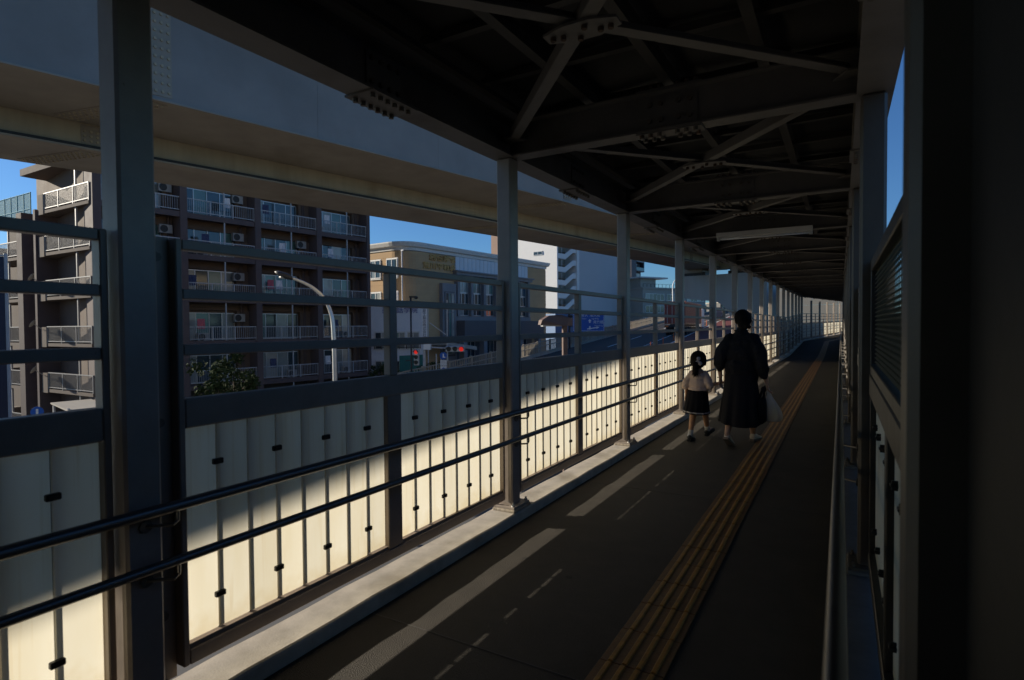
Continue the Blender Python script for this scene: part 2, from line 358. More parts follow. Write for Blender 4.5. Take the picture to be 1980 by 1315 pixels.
# ================================================================== the walkway
Y0, SP, NB = 0.985, 2.5603, 15           # first column, spacing, column at which the walkway bends
CI, CW_ = -2.05, 0.115                   # inner face and width of the left columns
RI = 0.083                               # inner face of the right columns
def zf(y): return 0 if y < 29 else .033*(y-29)
def zroof(y): return 2.56+.0135*y
YB = Y0+NB*SP
BD = Vector((math.sin(R(7.7)), math.cos(R(7.7)), 0)); BN = Vector((math.cos(R(7.7)), -math.sin(R(7.7)), 0))
PIV = Vector((CI, YB, 0))
def path(x, t):
    """walkway coordinates (x across, t along) -> world, floor height included"""
    if t <= YB: return Vector((x, t, zf(t)))
    p = PIV+BN*(x-CI)+BD*(t-YB); p.z = zf(YB)+.012*(t-YB); return p
def col_t(n): return Y0+SP*n if n <= NB else YB+3.0*(n-NB)
def bay_frame(t):
    if t < YB-.01:
        a = math.atan(.033) if t >= 29 else 0
        return Matrix.Translation((0, t, zf(t))) @ Matrix.Rotation(a, 4, 'X')
    p = path(0, t)
    return Matrix.Translation(p) @ Matrix.Rotation(-R(7.7), 4, 'Z') @ Matrix.Rotation(math.atan(.012), 4, 'X')

# ---- floor, kerbs
ts = [-9, 0, 8, 16, 24, 29, 34, YB, YB+6, YB+12, YB+18, YB+26]
kr = random.Random(3)
tk = [-9]+[.23*i for i in range(0, 126)]+[34, YB, YB+6, YB+12, YB+18, YB+26]
def strip(name, x0, x1, z0, z1, m, ch=0):
    b = MB(); rr = []
    for t in (tk if ch else ts):
        o = path(0, t).z
        if ch: z1 = .073+kr.uniform(-.0045,.0035)
        if ch: pr = [(x0,z0),(x1,z0),(x1,z1-ch),(x1-ch*math.copysign(1,x1-x0)*.3,z1-ch*.3),(x1-ch*math.copysign(1,x1-x0),z1),(x0,z1)]
        else: pr = [(x0,z0),(x1,z0),(x1,z1),(x0,z1)]
        rr.append([path(x, t)+Vector((0,0,z)) for x, z in pr])
    b.rings(rr); return b.build(name, m)
fl = tag(strip('walkway_floor', -2.16, .40, -.35, 0, 'floor'), kind='structure')
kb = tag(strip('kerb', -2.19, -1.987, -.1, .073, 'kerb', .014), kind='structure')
kb2 = tag(strip('kerb', .23, .02, -.1, .073, 'kerbshade', .014), kind='structure')
# expansion joints of the floor
for t in (2.05, 4.75, 9.9, 15.0, 20.1):
    b = MB(); b.box(-1.98, .015, t-.0025, t+.0025, 0.001, .0025); b.build('floor_joint', 'gasket', fl)
# tactile paving: one tile each, shared mesh
tl = .2712
b = MB(); b.box(-tl/2+.002, tl/2-.002, -.139, .139, 0, .006, .002)
for k in range(4):
    x = -tl/2+.045+k*.0604
    b.rings([[(x-.0125,y,.006),(x-.0075,y,.0115),(x+.0075,y,.0115),(x+.0125,y,.006)] for y in (-.134, .134)])
tm = b.mesh('tactile_tile', 'tile'); tm.materials.append(M['bar'])
for pl_ in tm.polygons:
    if pl_.center.z > .0065: pl_.material_index = 1
TX = -.7334
t = -3.0
while t < YB+13:
    o = link('tactile_tile', tm, fl); X = bay_frame(t); o.matrix_local = X @ Matrix.Translation((TX+random.uniform(-.002,.002), 0, .001+random.uniform(0,.0015))) @ Matrix.Rotation(random.uniform(-.006,.006), 4, 'Z')
    t += .2822

# ---- left fence bays
GAP = .21                                 # column face to frame start
L = SP-GAP-.012                            # frame length; local y starts at the frame
XF = -.05                                 # frame face, measured from the column's inner face
def fence_frame():
    f0, f1 = -.055, 0
    out = []
    for y0, y1, z0, z1, d in ((0,.024,.142,1.731,0),(L-.024,L,.142,1.731,0),(L/2-.055,L/2+.055,.20,1.03,.003),(L/2-.03,L/2+.03,1.14,1.692,.003)):
        b = MB(); b.box(f0+d, f1-d, y0, y1, z0, z1, .004); out.append(b)
    return out
def fence_rails():
    f0, f1 = -.05, -.002
    out = []
    for z0, z1 in ((1.692,1.73),(1.510,1.548),(1.300,1.341)):
        b = MB(); b.box(f0, f1, .025, L-.025, z0, z1, .004); out.append(('rail', b))
    b = MB(); b.box(f0-.004, f1+.002, .025, L-.025, 1.03, 1.14, .005); out.append(('wide_rail', b))
    b = MB(); b.box(-.014, f1+.002, .025, L-.025, .142, .198, .003); b.box(f0, -.012, .025, L-.025, .192, .216, .002); out.append(('bottom_rail', b))
    return out
PW = .1385
def pane_mesh(k=0):
    b = MB(); rr = []
    prof = [(-.062, .002), (-.040, .0022), (-.030, .0035), (-.028, .012), (-.0275, PW/2), (-.028, PW-.012), (-.030, PW-.0035), (-.040, PW-.0022), (-.062, PW-.002)]
    zb = [.2158, .2224, .2232, .2242][k]
    ids = [[b.pt((x, y, z)) for x, y in prof] for z in (zb, .63, 1.026)]
    for a, c in zip(ids, ids[1:]):
        for i in range(len(prof)-1): b.f.append([a[i], a[i+1], c[i+1], c[i]])
    me = b.mesh('frosted_pane', 'frost', recalc=False); return me
PANES = [pane_mesh(k) for k in range(4)]
bc = MB(); bc.box(-.030, -.012, -.021, .021, -.011, .011, .003); bc.box(-.013, -.010, -.013, .013, -.003, .003); CLIP = bc.mesh('clip', 'clip')
def half_starts(): return [(.024, L/2-.055), (L/2+.055, L-.024)]
def make_bay(detail, name='fence_panel'):
    root = thing(name, None, 'fence panel')
    for b in fence_frame(): b.build('upright', 'frame', root)
    b = MB(); b.box(-.055, -.047, -.09, .001, .10, 1.735, .002); b.build('side_plate', 'frame', root)       # plate bolted to the column
    bb = MB()
    for z in (1.66, 1.06, .35):
        bb = MB(); bb.tube([(-.049,-.05,z),(-.030,-.05,z)], .017, 8); bb.build('bolt', 'bolt', root)
    for nm, mb in fence_rails(): mb.build(nm, 'frame', root)
    gk = MB()
    for h, (a, c) in enumerate(half_starts()):
        n = 8; wv = (c-a)/n
        for i in range(n):
            if detail:
                o = link('frosted_pane', PANES[random.choice((0,0,1,2,3))], root); o.location = (0, a+i*wv, 0); o.scale = (1, wv/PW, 1)
        for i in range(1, n): gk.box(-.12, -.0405, a+i*wv-.003, a+i*wv+.003, .217, 1.02)
        if detail:
            for i in (1, 3, 5, 7):
                for z in (.355, .88):
                    o = link('clip', CLIP, root); o.location = (0, a+i*wv, z)
    if not detail:
        pm = MB(); cm = MB()
        for a, c in half_starts():
            wv = (c-a)/8
            for i in range(8):
                y0 = a+i*wv+.001; y1 = a+(i+1)*wv-.001
                zb = random.choice((.2155,.2155,.221,.222))
                pr = [(-.062,y0),(-.03,y0+.002),(-.0275,(y0+y1)/2),(-.03,y1-.002),(-.062,y1)]
                for p, q in zip(pr, pr[1:]): pm.face([(p[0],p[1],zb),(q[0],q[1],zb),(q[0],q[1],1.026),(p[0],p[1],1.026)])
            for i in (1,3,5,7):
                for z in (.355,.88): cm.box(-.030,-.010,a+i*wv-.019,a+i*wv+.019,z-.011,z+.011)
        tag(pm.build('frosted_panes', 'frost', root, recalc=False), kind='stuff'); tag(cm.build('clips', 'clip', root), kind='stuff')
    gk.build('seam_gaskets', 'gasket', root)
    return root
LAST = 21
near = make_bay(True); far = make_bay(False)
near_used = far_used = False
def fence_label(n):
    if n == -1: return 'frosted fence panel nearest the camera, left of the dark near column'
    if n == 0: return 'frosted fence panel between the dark near column and the next column, half in sun'
    if n < NB: return 'frosted glowing fence panel, %s bay along the left side of the walkway' % ORD[n+1]
    return 'frosted shaded fence panel past the bend, %s bay along the left side' % ORD[n+1]
for n in range(-3, LAST):
    if n <= 5:
        r = near if not near_used else None
        if r is None:
            r = copy_tree(near)
        near_used = True
    else:
        r = far if not far_used else copy_tree(far); far_used = True
    X = bay_frame(col_t(n)+.001) @ Matrix.Translation((CI+XF, GAP, 0))
    if n >= NB: X = X @ Matrix.Scale((3.0-.24)/L, 4, (0,1,0))
    r.matrix_world = X
    tag(r, fence_label(n) if n >= -1 else 'frosted fence panel behind the camera on the left, %s from the camera' % ORD[-n-1], 'fence panel', 'fence panels along the left side of the walkway')

# ---- columns
def make_column(h):
    root = thing('steel_column', None, 'column')
    b = MB(); b.box(-CW_, 0, 0, CW_+.005, .10, h, .010); b.build('shaft', 'steel', root)
    b = MB(); b.box(-CW_-.012, .045, -.055, CW_+.06, .093, .109, .002); b.build('base_plate', 'steel', root)
    b = MB(); b.box(-CW_-.014, .054, -.068, CW_+.072, .071, .0935, .006); b.build('mortar_pad', 'grout', root)
    for x, y in ((.026,-.034),(.026,CW_+.038),(-CW_+.005,-.034),(-CW_+.005,CW_+.038)):
        b = MB(); b.tube([(x,y,.108),(x,y,.122)], .013, 6); b.tube([(x,y,.12),(x,y,.136)], .007, 6); b.build('anchor_nut', 'lampwhite', root)
    return root
c0 = make_column(2.57)
for n in range(-3, LAST+1):
    r = c0 if n == -3 else copy_tree(c0)
    t = col_t(n); X = bay_frame(t+.001) @ Matrix.Translation((CI, 0, 0))
    hs = (zroof(t)-path(0,t).z)/2.57 if n <= NB else 1.0
    r.matrix_world = X @ Matrix.Diagonal((1,1,1,1))
    for ch in KIDS[r.name]:
        if ch.name.startswith('shaft'): ch.scale = (1,1,hs)
    lab = ('dark steel column closest to the camera on the left' if n == 0 else 'grey steel column with sunlit edge at centre left, second on the left' if n == 1 else
      'grey steel column on the left side of the walkway, %s from the camera' % ORD[n] if n > 0 else 'grey steel column on the left behind the camera, %s back' % ORD[-n-1])
    tag(r, lab, 'column', 'columns along the left side of the walkway')
# right columns
def make_rcolumn(h):
    root = thing('steel_column', None, 'column')
    b = MB(); b.box(0, .120, 0, .12, .10, h, .014); b.build('shaft', 'steelshade', root)
    b = MB(); b.box(-.045, .14, -.055, .175, .093, .109, .002); b.build('base_plate', 'steelshade', root)
    b = MB(); b.box(-.05, .142, -.068, .187, .071, .0935, .006); b.build('mortar_pad', 'kerbshade', root)
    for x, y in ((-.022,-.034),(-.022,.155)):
        b = MB(); b.tube([(x,y,.108),(x,y,.122)], .013, 6); b.tube([(x,y,.12),(x,y,.136)], .007, 6); b.build('anchor_nut', 'steelshade', root)
    return root
c0 = make_rcolumn(2.57); first = True
for n in range(-3, LAST+1):
    if n == 15: pass
    r = c0 if first else copy_tree(c0); first = False
    t = col_t(n); X = bay_frame(t+.001) @ Matrix.Translation((RI, 0, 0))
    hs = (zroof(t)-path(0,t).z)/2.57 if n <= NB else 1.0
    r.matrix_world = X
    for ch in KIDS[r.name]:
        if ch.name.startswith('shaft'): ch.scale = (1,1,hs)
    lab = ('dark steel column at the right edge of the picture, closest to the camera' if n == 0 else 'grey steel column on the right beside the strip of blue sky' if n == 1 else
       'grey steel column on the right side of the walkway, %s from the camera' % ORD[n] if n > 0 else 'grey steel column on the right behind the camera, %s back' % ORD[-n-1])
    tag(r, lab, 'column', 'columns along the right side of the walkway')

# ---- right side panels: frosted below, louvre above
def make_right(detail, blank=False):
    root = thing('louvre_panel', None, 'wall panel')
    b = MB()
    f0, f1 = .0, .055
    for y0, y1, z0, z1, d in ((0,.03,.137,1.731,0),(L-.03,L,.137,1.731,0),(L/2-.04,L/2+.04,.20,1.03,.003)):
        b = MB(); b.box(f0+d,f1-d,y0,y1,z0,z1,.004); b.build('upright', 'frameshade', root)
    b = MB(); b.box(.047,.055,-.09,.001,.10,1.735,.002); b.build('side_plate', 'frameshade', root)
    b = MB(); b.box(f0,f1-.002,.03,L-.03,1.675,1.73,.004); b.build('rail', 'frameshade', root)
    b = MB(); b.box(f0-.004,f1,.03,L-.03,1.03,1.14,.005); b.build('wide_rail', 'frameshade', root)
    b = MB(); b.box(f0,f1-.02,.03,L-.03,1.14,1.19,.004); b.build('rail', 'frameshade', root)
    b = MB(); b.box(f0-.004,f1,.03,L-.03,.137,.198,.004); b.build('bottom_rail', 'frameshade', root)
    b = MB()
    for a, c in ((.03, L/2-.04), (L/2+.04, L-.03)):
        b.box(.028,.031,a,c,.20,1.03)
        if detail:
            for i in (1,3,5,7):
                for z in (.355,.88):
                    y = a+(c-a)*i/8
                    k = MB(); k.box(.006,.028,y-.018,y+.018,z-.004,z+.004,.001); k.box(.010,.028,y-.004,y+.004,z-.016,z+.016,.001); k.build('clip', 'clip', root)
    b.build('frosted_sheet', 'frost', root)
    if blank:
        b = MB(); b.box(.02,.03,.03,L-.03,1.19,1.675); b.build('blank_sheet', 'dark', root); return root
    nsl = 22; z0 = 1.20; dz = (1.67-z0)/nsl
    sl_ = MB(); sl_.rings([[(.018,y,-.009),(.021,y,-.011),(.046,y,.011),(.043,y,.013)] for y in (.03, L-.03)]); sm = sl_.mesh('slat', 'mesh')
    if detail:
        for i in range(nsl):
            o = link('slat', sm, root); o.location = (0,0,z0+(i+.5)*dz)
    else:
        q = MB()
        for i in range(nsl):
            z = z0+(i+.5)*dz; q.rings([[(.018,y,z-.009),(.021,y,z-.011),(.046,y,z+.011),(.043,y,z+.013)] for y in (.03, L-.03)])
        tag(q.build('slats', 'mesh', root), kind='stuff')
    q = MB(); k = .09
    while k < L-.05: q.box(.024,.027,k,k+.004,1.19,1.675); k += .058
    q.build('louvre_wires', 'mesh', root)
    return root
rn = make_right(True); rf = make_right(False); u1 = u2 = False
for n in range(0, LAST):
    if n in (0, 1): r = rn if not u1 else copy_tree(rn); u1 = True
    else: r = rf if not u2 else copy_tree(rf); u2 = True
    X = bay_frame(col_t(n)+.001) @ Matrix.Translation((RI+.05, GAP, 0))
    if n >= NB: X = X @ Matrix.Scale((3.0-.28)/L, 4, (0,1,0))
    r.matrix_world = X
    lab = ('dark wall panel with wire louvre under the strip of blue sky' if n == 0 else 'dark louvred wall panel on the right, %s bay from the camera' % ORD[n] if n > 0 else 'dark blank wall panel beside or behind the camera on the right, %s bay back' % ORD[-n-1])
    tag(r, lab, 'wall panel', 'louvred panels along the right side of the walkway')

# ---- handrails
def handrail(name, label, x, xc, sgn):
    root = thing(name, label, 'handrail', (x, 0, 0))
    pts = [-7, 0, 10, 20, 29, 34, YB-1.2, YB-.4, YB+.4, YB+1.2, YB+8, YB+17]
    for z, r, nm in ((.79, .020, 'upper_rail'), (.60, .017, 'lower_rail')):
        b = MB(); b.tube([path(x, t)+Vector((0,0,z)) for t in pts], r, 14); b.build(nm, 'rail', root, smooth=True)
        for n in range(-2, LAST):
            t = col_t(n)+.06; p = path(x, t); q = path(xc, t)
            b = MB(); d = (q-p).normalized()
            up = Vector((0,0,1)); al = (path(x,t+.1)-path(x,t)).normalized()
            P = [p+up*(z-r+.004)+al*.075, p+up*(z-r-.03)+al*.075, p+up*(z-r-.042)+al*.06, q+up*(z-r-.042)-d*.004+al*.0]
            b.tube(P, .006, 7)
            b.tube([q+up*(z-r-.042)-d*.008, q+up*(z-r-.042)+d*.002], .022, 8)
            b.build('bracket', 'rail', root)
    return root
handrail('handrail', 'double steel handrail along the glowing frosted panels on the left', -1.985, CI, -1)
handrail('handrail', 'double steel handrail in shade along the right wall', -.006, RI, 1)

# ================================================================== canopy roof
canopy = thing('walkway_canopy', 'dark steel canopy roof with cross beams and bracing over the walkway', 'canopy roof', (-1, 0, 2.6))
def Z(t): return zroof(t) if t <= YB else zroof(YB)+.012*(t-YB)
def rp(x, t, dz):
    p = path(x, t); p.z = Z(t)+dz; return p
def ibeam_pts(w_, h, tf=.012, tw=.009):
    a = w_/2; c = tw/2
    return [(-a,0),(a,0),(a,tf),(c,tf),(c,h-tf),(a,h-tf),(a,h),(-a,h),(-a,h-tf),(-c,h-tf),(-c,tf),(-a,tf)]
bts = [-9, 0, 10, 20, 30, YB, YB+6, YB+12, YB+20]
for xc in (CI-CW_/2-.002, RI+.064):
    b = MB(); b.rings([[rp(xc+u, t, v) for u, v in ibeam_pts(.165, .26)] for t in bts])
    e = b.build('edge_beam', 'roofsteel', canopy)
    for n in range(-2, LAST):
        t = col_t(n)+1.32; s = 1 if xc < 0 else -1
        k = MB()
        k.box(-.10,.10,-.17,.17,-.012,-.001); k.box(.006,.016,-.13,.13,.035,.225); k.box(-.016,-.006,-.13,.13,.035,.225)
        k2 = MB()
        for i in range(6):
            y = -.135+.054*i
            for x in (-.06,.06): k2.tube([(x,y,-.012),(x,y,-.034)], .014, 6)
        for i in range(4):
            y = -.1+.0667*i
            for z in (.07,.19):
                k2.tube([(.016,y,z),(.034,y,z)], .014, 6); k2.tube([(-.016,y,z),(-.034,y,z)], .014, 6)
        if n == -2: spm, sbm = k.mesh('splice_plate','roofsteel'), k2.mesh('bolts','bolt')
        p = rp(xc, t, 0)
        for nm, mm in (('splice_plate', spm), ('bolts', sbm)):
            o = link(nm, mm, e); o.matrix_local = Matrix.Translation(p-parent_origin(e)) @ (bay_frame(t).to_3x3().to_4x4())
            if nm == 'bolts': o['kind'] = 'stuff'
x0b, x1b = CI-.03, RI+.03
cb0 = None
for n in range(-2, LAST+1):
    t = col_t(n)+.06
    b = MB(); b.rings([[(x, u, v) for u, v in ibeam_pts(.125, .25)] for x in (x0b, x1b)])
    k = MB(); xm = -.93
    k.box(xm-.17,xm+.17,-.0125,-.0045,.03,.215); k.box(xm-.17,xm+.17,.0045,.0125,.03,.215); k.box(xm-.2,xm+.2,-.058,.058,-.012,-.0005); k.box(xm-.2,xm+.2,-.058,.058,.2505,.262)
    k2 = MB()
    for i in range(4):
        x = xm-.125+(0,.07,.18,.25)[i]
        for z in (.075,.175): k2.tube([(x,-.0125,z),(x,-.032,z)], .015, 6); k2.tube([(x,.0125,z),(x,.032,z)], .015, 6)
    for i in range(6):
        x = xm-.165+(0,.055,.11,.22,.275,.33)[i]
        for y in (-.04,.04): k2.tube([(x,y,-.012),(x,y,-.034)], .015, 6); k2.tube([(x,y,.262),(x,y,.282)], .014, 6)
    if cb0 is None: meshes = (b.mesh('cross_beam','roofsteel'), k.mesh('splice_plate','roofsteel'), k2.mesh('bolts','bolt'))
    cb0 = 1
    o = link('cross_beam', meshes[0], canopy)
    p = rp(0, t, 0); rot = bay_frame(t).to_3x3().to_4x4() if t > YB else Matrix.Identity(4)
    o.matrix_local = Matrix.Translation(p-canopy.location) @ rot
    link('splice_plate', meshes[1], o); tag(link('bolts', meshes[2], o), kind='stuff')
# braces, gussets, purlins
for n in range(-2, LAST):
    ta, tb = col_t(n)+.13, col_t(n+1)
    A, B_, C_, D_ = rp(CI+.03,ta,.12), rp(RI-.03,tb,.12), rp(RI-.03,ta,.12), rp(CI+.03,tb,.12)
    for p, q, dz in ((A,B_,0),(C_,D_,-.014)):
        b = MB(); up = Vector((0,0,dz)); b.bar(p+up, q+up, .065, .008); m2 = (Vector((0,0,1))).cross((q-p).normalized())*.03
        b.bar(p+up+m2+Vector((0,0,.03)), q+up+m2+Vector((0,0,.03)), .008, .06); b.build('brace', 'roofsteel', canopy)
    ce = (A+B_)/2; g = MB(Matrix.Translation(ce-Vector((0,0,.026))))
    g.prism([(-.17,-.035),(-.06,-.075),(.06,-.075),(.17,-.035),(.17,.035),(.06,.075),(-.06,.075),(-.17,.035)], -.006, .006, 'z')
    gp = g.build('gusset_plate', 'roofsteel', canopy)
    g = MB(Matrix.Translation(ce-Vector((0,0,.032))))
    for x, y in ((-.13,-.01),(-.085,.0),(.085,.01),(.13,.01),(-.02,.04),(.03,-.04)): g.tube([(x,y,0),(x,y,-.018)], .013, 6)
    tag(g.build('bolts', 'rust', gp), kind='stuff')
    for p, sx in ((A,1),(D_,1),(B_,-1),(C_,-1)):
        s = 1 if p.y < ce.y else -1
        g = MB(Matrix.Translation(p)); g.prism([(-sx*.05,-s*.03),(sx*.10,-s*.03),(sx*.03,s*.09),(-sx*.05,s*.09)], -.02, -.009, 'z'); g.build('gusset_plate', 'roofsteel', canopy)
for x in (-1.5, -.95, -.4):
    b = MB(); b.rings([[rp(x+u, t, v+.31) for u, v in ibeam_pts(.06, .10, .006, .006)] for t in bts]); b.build('purlin', 'purlin', canopy)
for n in range(-2, LAST):
    for k in range(4):
        t = col_t(n)+.35+k*.62
        b = MB(); b.bar(rp(CI,t,.40), rp(RI,t,.40), .05, .045); b.build('rafter', 'purlin', canopy)
for x in (-1.95,): 
    b = MB(); b.rings([[rp(x+u, t, v+.275) for u, v in ((-.02,0),(.02,0),(.02,.03),(-.02,.03))] for t in bts]); b.build('cable_tray', 'purlin', canopy)
b = MB(); b.rings([[rp(x, t, v) for x, v in ((CI-.26,.40),(-.95,.47),(RI+.20,.43),(RI+.20,.47),(-.95,.53),(CI-.26,.45))] for t in bts]); b.build('roof_sheet', 'sheet', canopy)
for xc in (CI-.25, RI+.185):
    b = MB(); b.rings([[rp(xc+u, t, v) for u, v in ((-.012,.24),(.012,.24),(.012,.46),(-.012,.46))] for t in bts]); b.build('fascia', 'roofsteel', canopy)
# fluorescent lamp under the third beam
t = 8.50; z = zroof(t)-.045
lamp = thing('fluorescent_light', 'unlit white fluorescent batten light hanging under a cross beam', 'light fixture', (-.93, t, z))
b = MB(); b.rings([[(x,-.05,.0),(x,.05,.0),(x,.075,.055),(x,-.075,.055)] for x in (-.6,.6)]); b.box(-.6,.6,-.075,.075,.055,.062); b.build('housing', 'lampwhite', lamp, world=False)
b = MB(); b.tube([(-.57,0,-.022),(.57,0,-.022)], .014, 12); b.build('tube', 'signwhite', lamp, smooth=True, world=False)
for x in (-.58,.58):
    b = MB(); b.box(x-.02,x+.02,-.025,.025,-.045,.0,.004); b.build('lamp_holder', 'lampwhite', lamp, world=False)
for x in (-.4,.4):
    b = MB(); b.box(x-.012,x+.012,.02,.05,.062,.2); b.build('hanger', 'roofsteel', lamp, world=False)

# added walls round the camera end, blocking light from the near walkway
blocker = thing('light_blocker', 'added dark walls behind and right of the camera that block light', 'light blocker', (-1, -6, 0))
for x0_, x1_ in ((-2.30,-2.22),(.150,.25)):
    b = MB(); b.box(x0_, x1_, -9, -1.75 if x0_ < 0 else .97, -.1, 3.0); b.build('blocker_side', 'blockerwall', blocker)
b = MB(); b.box(-2.30, .32, -9.1, -9.01, -.1, 3.0); b.build('end_wall', 'blockerwall', blocker)  # far end of the added light blocker
# ================================================================== expressway viaduct beside the walkway
K = 2.0
def gx(a, y): return K*a+.2786*y-.00384/K*y*y
ZG1, ZG2 = CH+2*K, CH+1.74*K
GY = [-40,-24,-14,-8,-4,0,3,6,9,12,15,18,21,24,27,30,33,36,38.2]
via = thing('expressway_viaduct', 'pale steel girder viaduct running overhead beside the walkway', 'elevated road', (gx(-7, 10), 10, ZG1))
def loft(name, prof, m, ys=GY):
    b = MB(); b.rings([[Vector((gx(a, y)+dx, y, z)) for a, dx, z in prof] for y in ys]); return b.build(name, m, via)
A1, A2, A4 = -5.98, -7.133, -8.062
loft('upper_girder_web', [(A1,.0,ZG1+.02),(A1,.02,ZG1+.02),(A1,.02,ZG1+3.4),(A1,.0,ZG1+3.4)], 'girdweb')
loft('upper_girder_flange', [(A2,.06,ZG1),(A1,.07,ZG1),(A1,.07,ZG1+.03),(A2,.06,ZG1+.03)], 'gird')
loft('lower_girder_web', [(A2,.0,ZG2+.05),(A2,.03,ZG2+.05),(A2,.03,ZG1+.01),(A2,.0,ZG1+.01)], 'girdbeige')
loft('lower_girder_flange', [(A4,0,ZG2),(A2,.16,ZG2),(A2,.16,ZG2+.035),(A4,0,ZG2+.035)], 'gird')
loft('outer_web', [(A4,.06,ZG2+.035),(A4,.09,ZG2+.035),(A4,.09,ZG1+3.2),(A4,.06,ZG1+3.2)], 'girdbeige')
loft('shadow_strip', [(A2,.03,ZG2+.036),(A2,.11,ZG2+.036),(A2,.11,ZG2+.10),(A2,.03,ZG2+.10)], 'dark')  # dark strip imitating the shade in the recess above the flange
loft('deck', [(A4,-3.0,ZG1+3.2),(A1,2.2,ZG1+3.4),(A1,2.2,ZG1+3.7),(A4,-3.0,ZG1+3.5)], 'conc')
loft('parapet', [(A1,2.0,ZG1+3.7),(A1,2.2,ZG1+3.7),(A1,2.2,ZG1+4.7),(A1,2.0,ZG1+4.7)], 'conc')
loft('parapet', [(A4,-3.0,ZG1+3.5),(A4,-2.8,ZG1+3.5),(A4,-2.8,ZG1+4.5),(A4,-3.0,ZG1+4.5)], 'conc')
for y_ in (-4, -.5, 2.4, 8.6, 11.8, 14.2, 20.4, 28.6, 35):
    b = MB(); P_ = lambda dx, z, d: Vector((gx(A1, y_+d)+dx, y_+d, z))
    b.hexa([P_(.019,ZG1+.05,-.012),P_(.0235,ZG1+.05,-.012),P_(.0235,ZG1+.05,.012),P_(.019,ZG1+.05,.012),P_(.019,ZG1+3.3,-.012),P_(.0235,ZG1+3.3,-.012),P_(.0235,ZG1+3.3,.012),P_(.019,ZG1+3.3,.012)]); b.build('weld_seam', 'girdweb', via)
def splice(y, dy, slant=.0):
    # bolted joints on webs and under the flanges
    b = MB(); k = MB(); n1 = 5
    def P(a, dx, yy, z): return Vector((gx(a, yy)+dx, yy, z))
    # web 1
    b.hexa([P(A1,.02,y-dy,ZG1+.10),P(A1,.032,y-dy,ZG1+.10),P(A1,.032,y+dy,ZG1+.10),P(A1,.02,y+dy,ZG1+.10),P(A1,.02,y-dy,ZG1+2.9),P(A1,.032,y-dy,ZG1+2.9),P(A1,.032,y+dy,ZG1+2.9),P(A1,.02,y+dy,ZG1+2.9)])
    for j in range(18):
        for i in (-1.5,-.5,.5,1.5):
            c = P(A1,.03,y+i*dy*.5,ZG1+.18+j*.15); k.tube([c, c+Vector((.022,0,0))], .028, 6)
    # web 2
    b.hexa([P(A2,.03,y-dy,ZG2+.13),P(A2,.042,y-dy,ZG2+.13),P(A2,.042,y+dy,ZG2+.13),P(A2,.03,y+dy,ZG2+.13),P(A2,.03,y-dy,ZG1-.03),P(A2,.042,y-dy,ZG1-.03),P(A2,.042,y+dy,ZG1-.03),P(A2,.03,y+dy,ZG1-.03)])
    for j in range(3):
        for i in (-1.5,-.5,.5,1.5):
            c = P(A2,.04,y+i*dy*.5,ZG2+.19+j*.09); k.tube([c, c+Vector((.022,0,0))], .026, 6)
    for a0, a1, zz_ in ((A1,A2,ZG1),(A2,A4,ZG2)):
        s0, s1 = gx(a0,y)-.05, gx(a1,y)+.10
        yy0 = lambda x: y+(x-gx(a0,y))*-slant
        q = [(s0,-dy),(s0,dy),(s1,dy),(s1,-dy)]
        b.rings([[Vector((x, yy0(x)+d, z)) for x, d in q] for z in (zz_-.012, zz_-.0005)])
        nn = max(4, int(abs(s1-s0)/.12))
        for j in range(nn):
            x = s0+(s1-s0)*(j+.5)/nn
            for i in (-1.5,-.5,.5,1.5):
                c = Vector((x, yy0(x)+i*dy*.5, zz_-.011)); k.tube([c, c-Vector((0,0,.024))], .026, 6)
    sp = b.build('splice_plate', 'gird', via); tag(k.build('bolts', 'girdbeige', sp), kind='stuff')
for y_ in (-6, 5.7, 17.1, 24.9, 32.5): splice(y_, .2, -.22)
# pier
pc = cw(1425, 36.2)
pier = thing('viaduct_pier', 'concrete portal pier with curved haunch carrying the viaduct bearings', 'pier', (pc.x, pc.y, -6))
Xp = frame(Vector((-9.1, 36.6, 0)), Vector((1,-.18,0)).normalized(), Vector((-.18,-1,0)).normalized())
zt, zb_ = 4.45, 3.05
prof = [(0, 3.15), (0, zt), (5.5, zt), (5.5, -6), (3.5, -6), (3.5, 1.45)]
for i in range(0, 9):
    a = R(90*i/8); prof.append((3.5-1.35*(1-math.cos(a)), 1.47+1.4*math.sin(a)))
b = MB(Xp); b.prism([(u, v) for u, v in prof], 0, -2.4, 'y'); b.build('portal_frame', 'conc', pier)
for xx in (1.0, 3.9):
    b = MB(Xp); b.box(xx-.75, xx+.75, -.4, -2.0, zt+.02, zt+.22, .02); b.build('bearing', 'dark', pier)
    b = MB(Xp); b.box(xx-.6, xx+.6, -.3, -2.1, zt+.2, ZG2-.015, .02); b.build('sole_plate', 'gird', pier)
b = MB(Xp); b.box(-.4, 4.6, -.9, -1.4, ZG2-.05, ZG1+3.1); b.build('end_diaphragm', 'girdbeige', pier)
# second pier column in the sun beyond and a pale noise wall that closes the view past the bend
nw = thing('noise_barrier', 'pale sunlit noise barrier wall standing behind the bend of the walkway', 'noise barrier', (-4, 91, -5))
p0, p1 = Vector((-13, 94, 0)), Vector((6, 88, 0))
for j in range(6):
    for i, (za, zb2) in enumerate(((-5.0,1.9),(1.92,4.1),(4.12,6.3),(6.32,9.5))):
        q0 = p0.lerp(p1, j/6); q1 = p0.lerp(p1, (j+1)/6-.003)
        b = MB(); b.bar(q0+Vector((0,0,(za+zb2)/2)), q1+Vector((0,0,(za+zb2)/2)), .12, zb2-za); b.build('barrier_panel', 'wallfar', nw)
# ================================================================== the street and the town
GZ = -5.9
b = MB(); b.face([(-900,-900,GZ),(900,-900,GZ),(900,900,GZ),(-900,900,GZ)]); tag(b.build('street_ground', 'ground'), kind='structure')
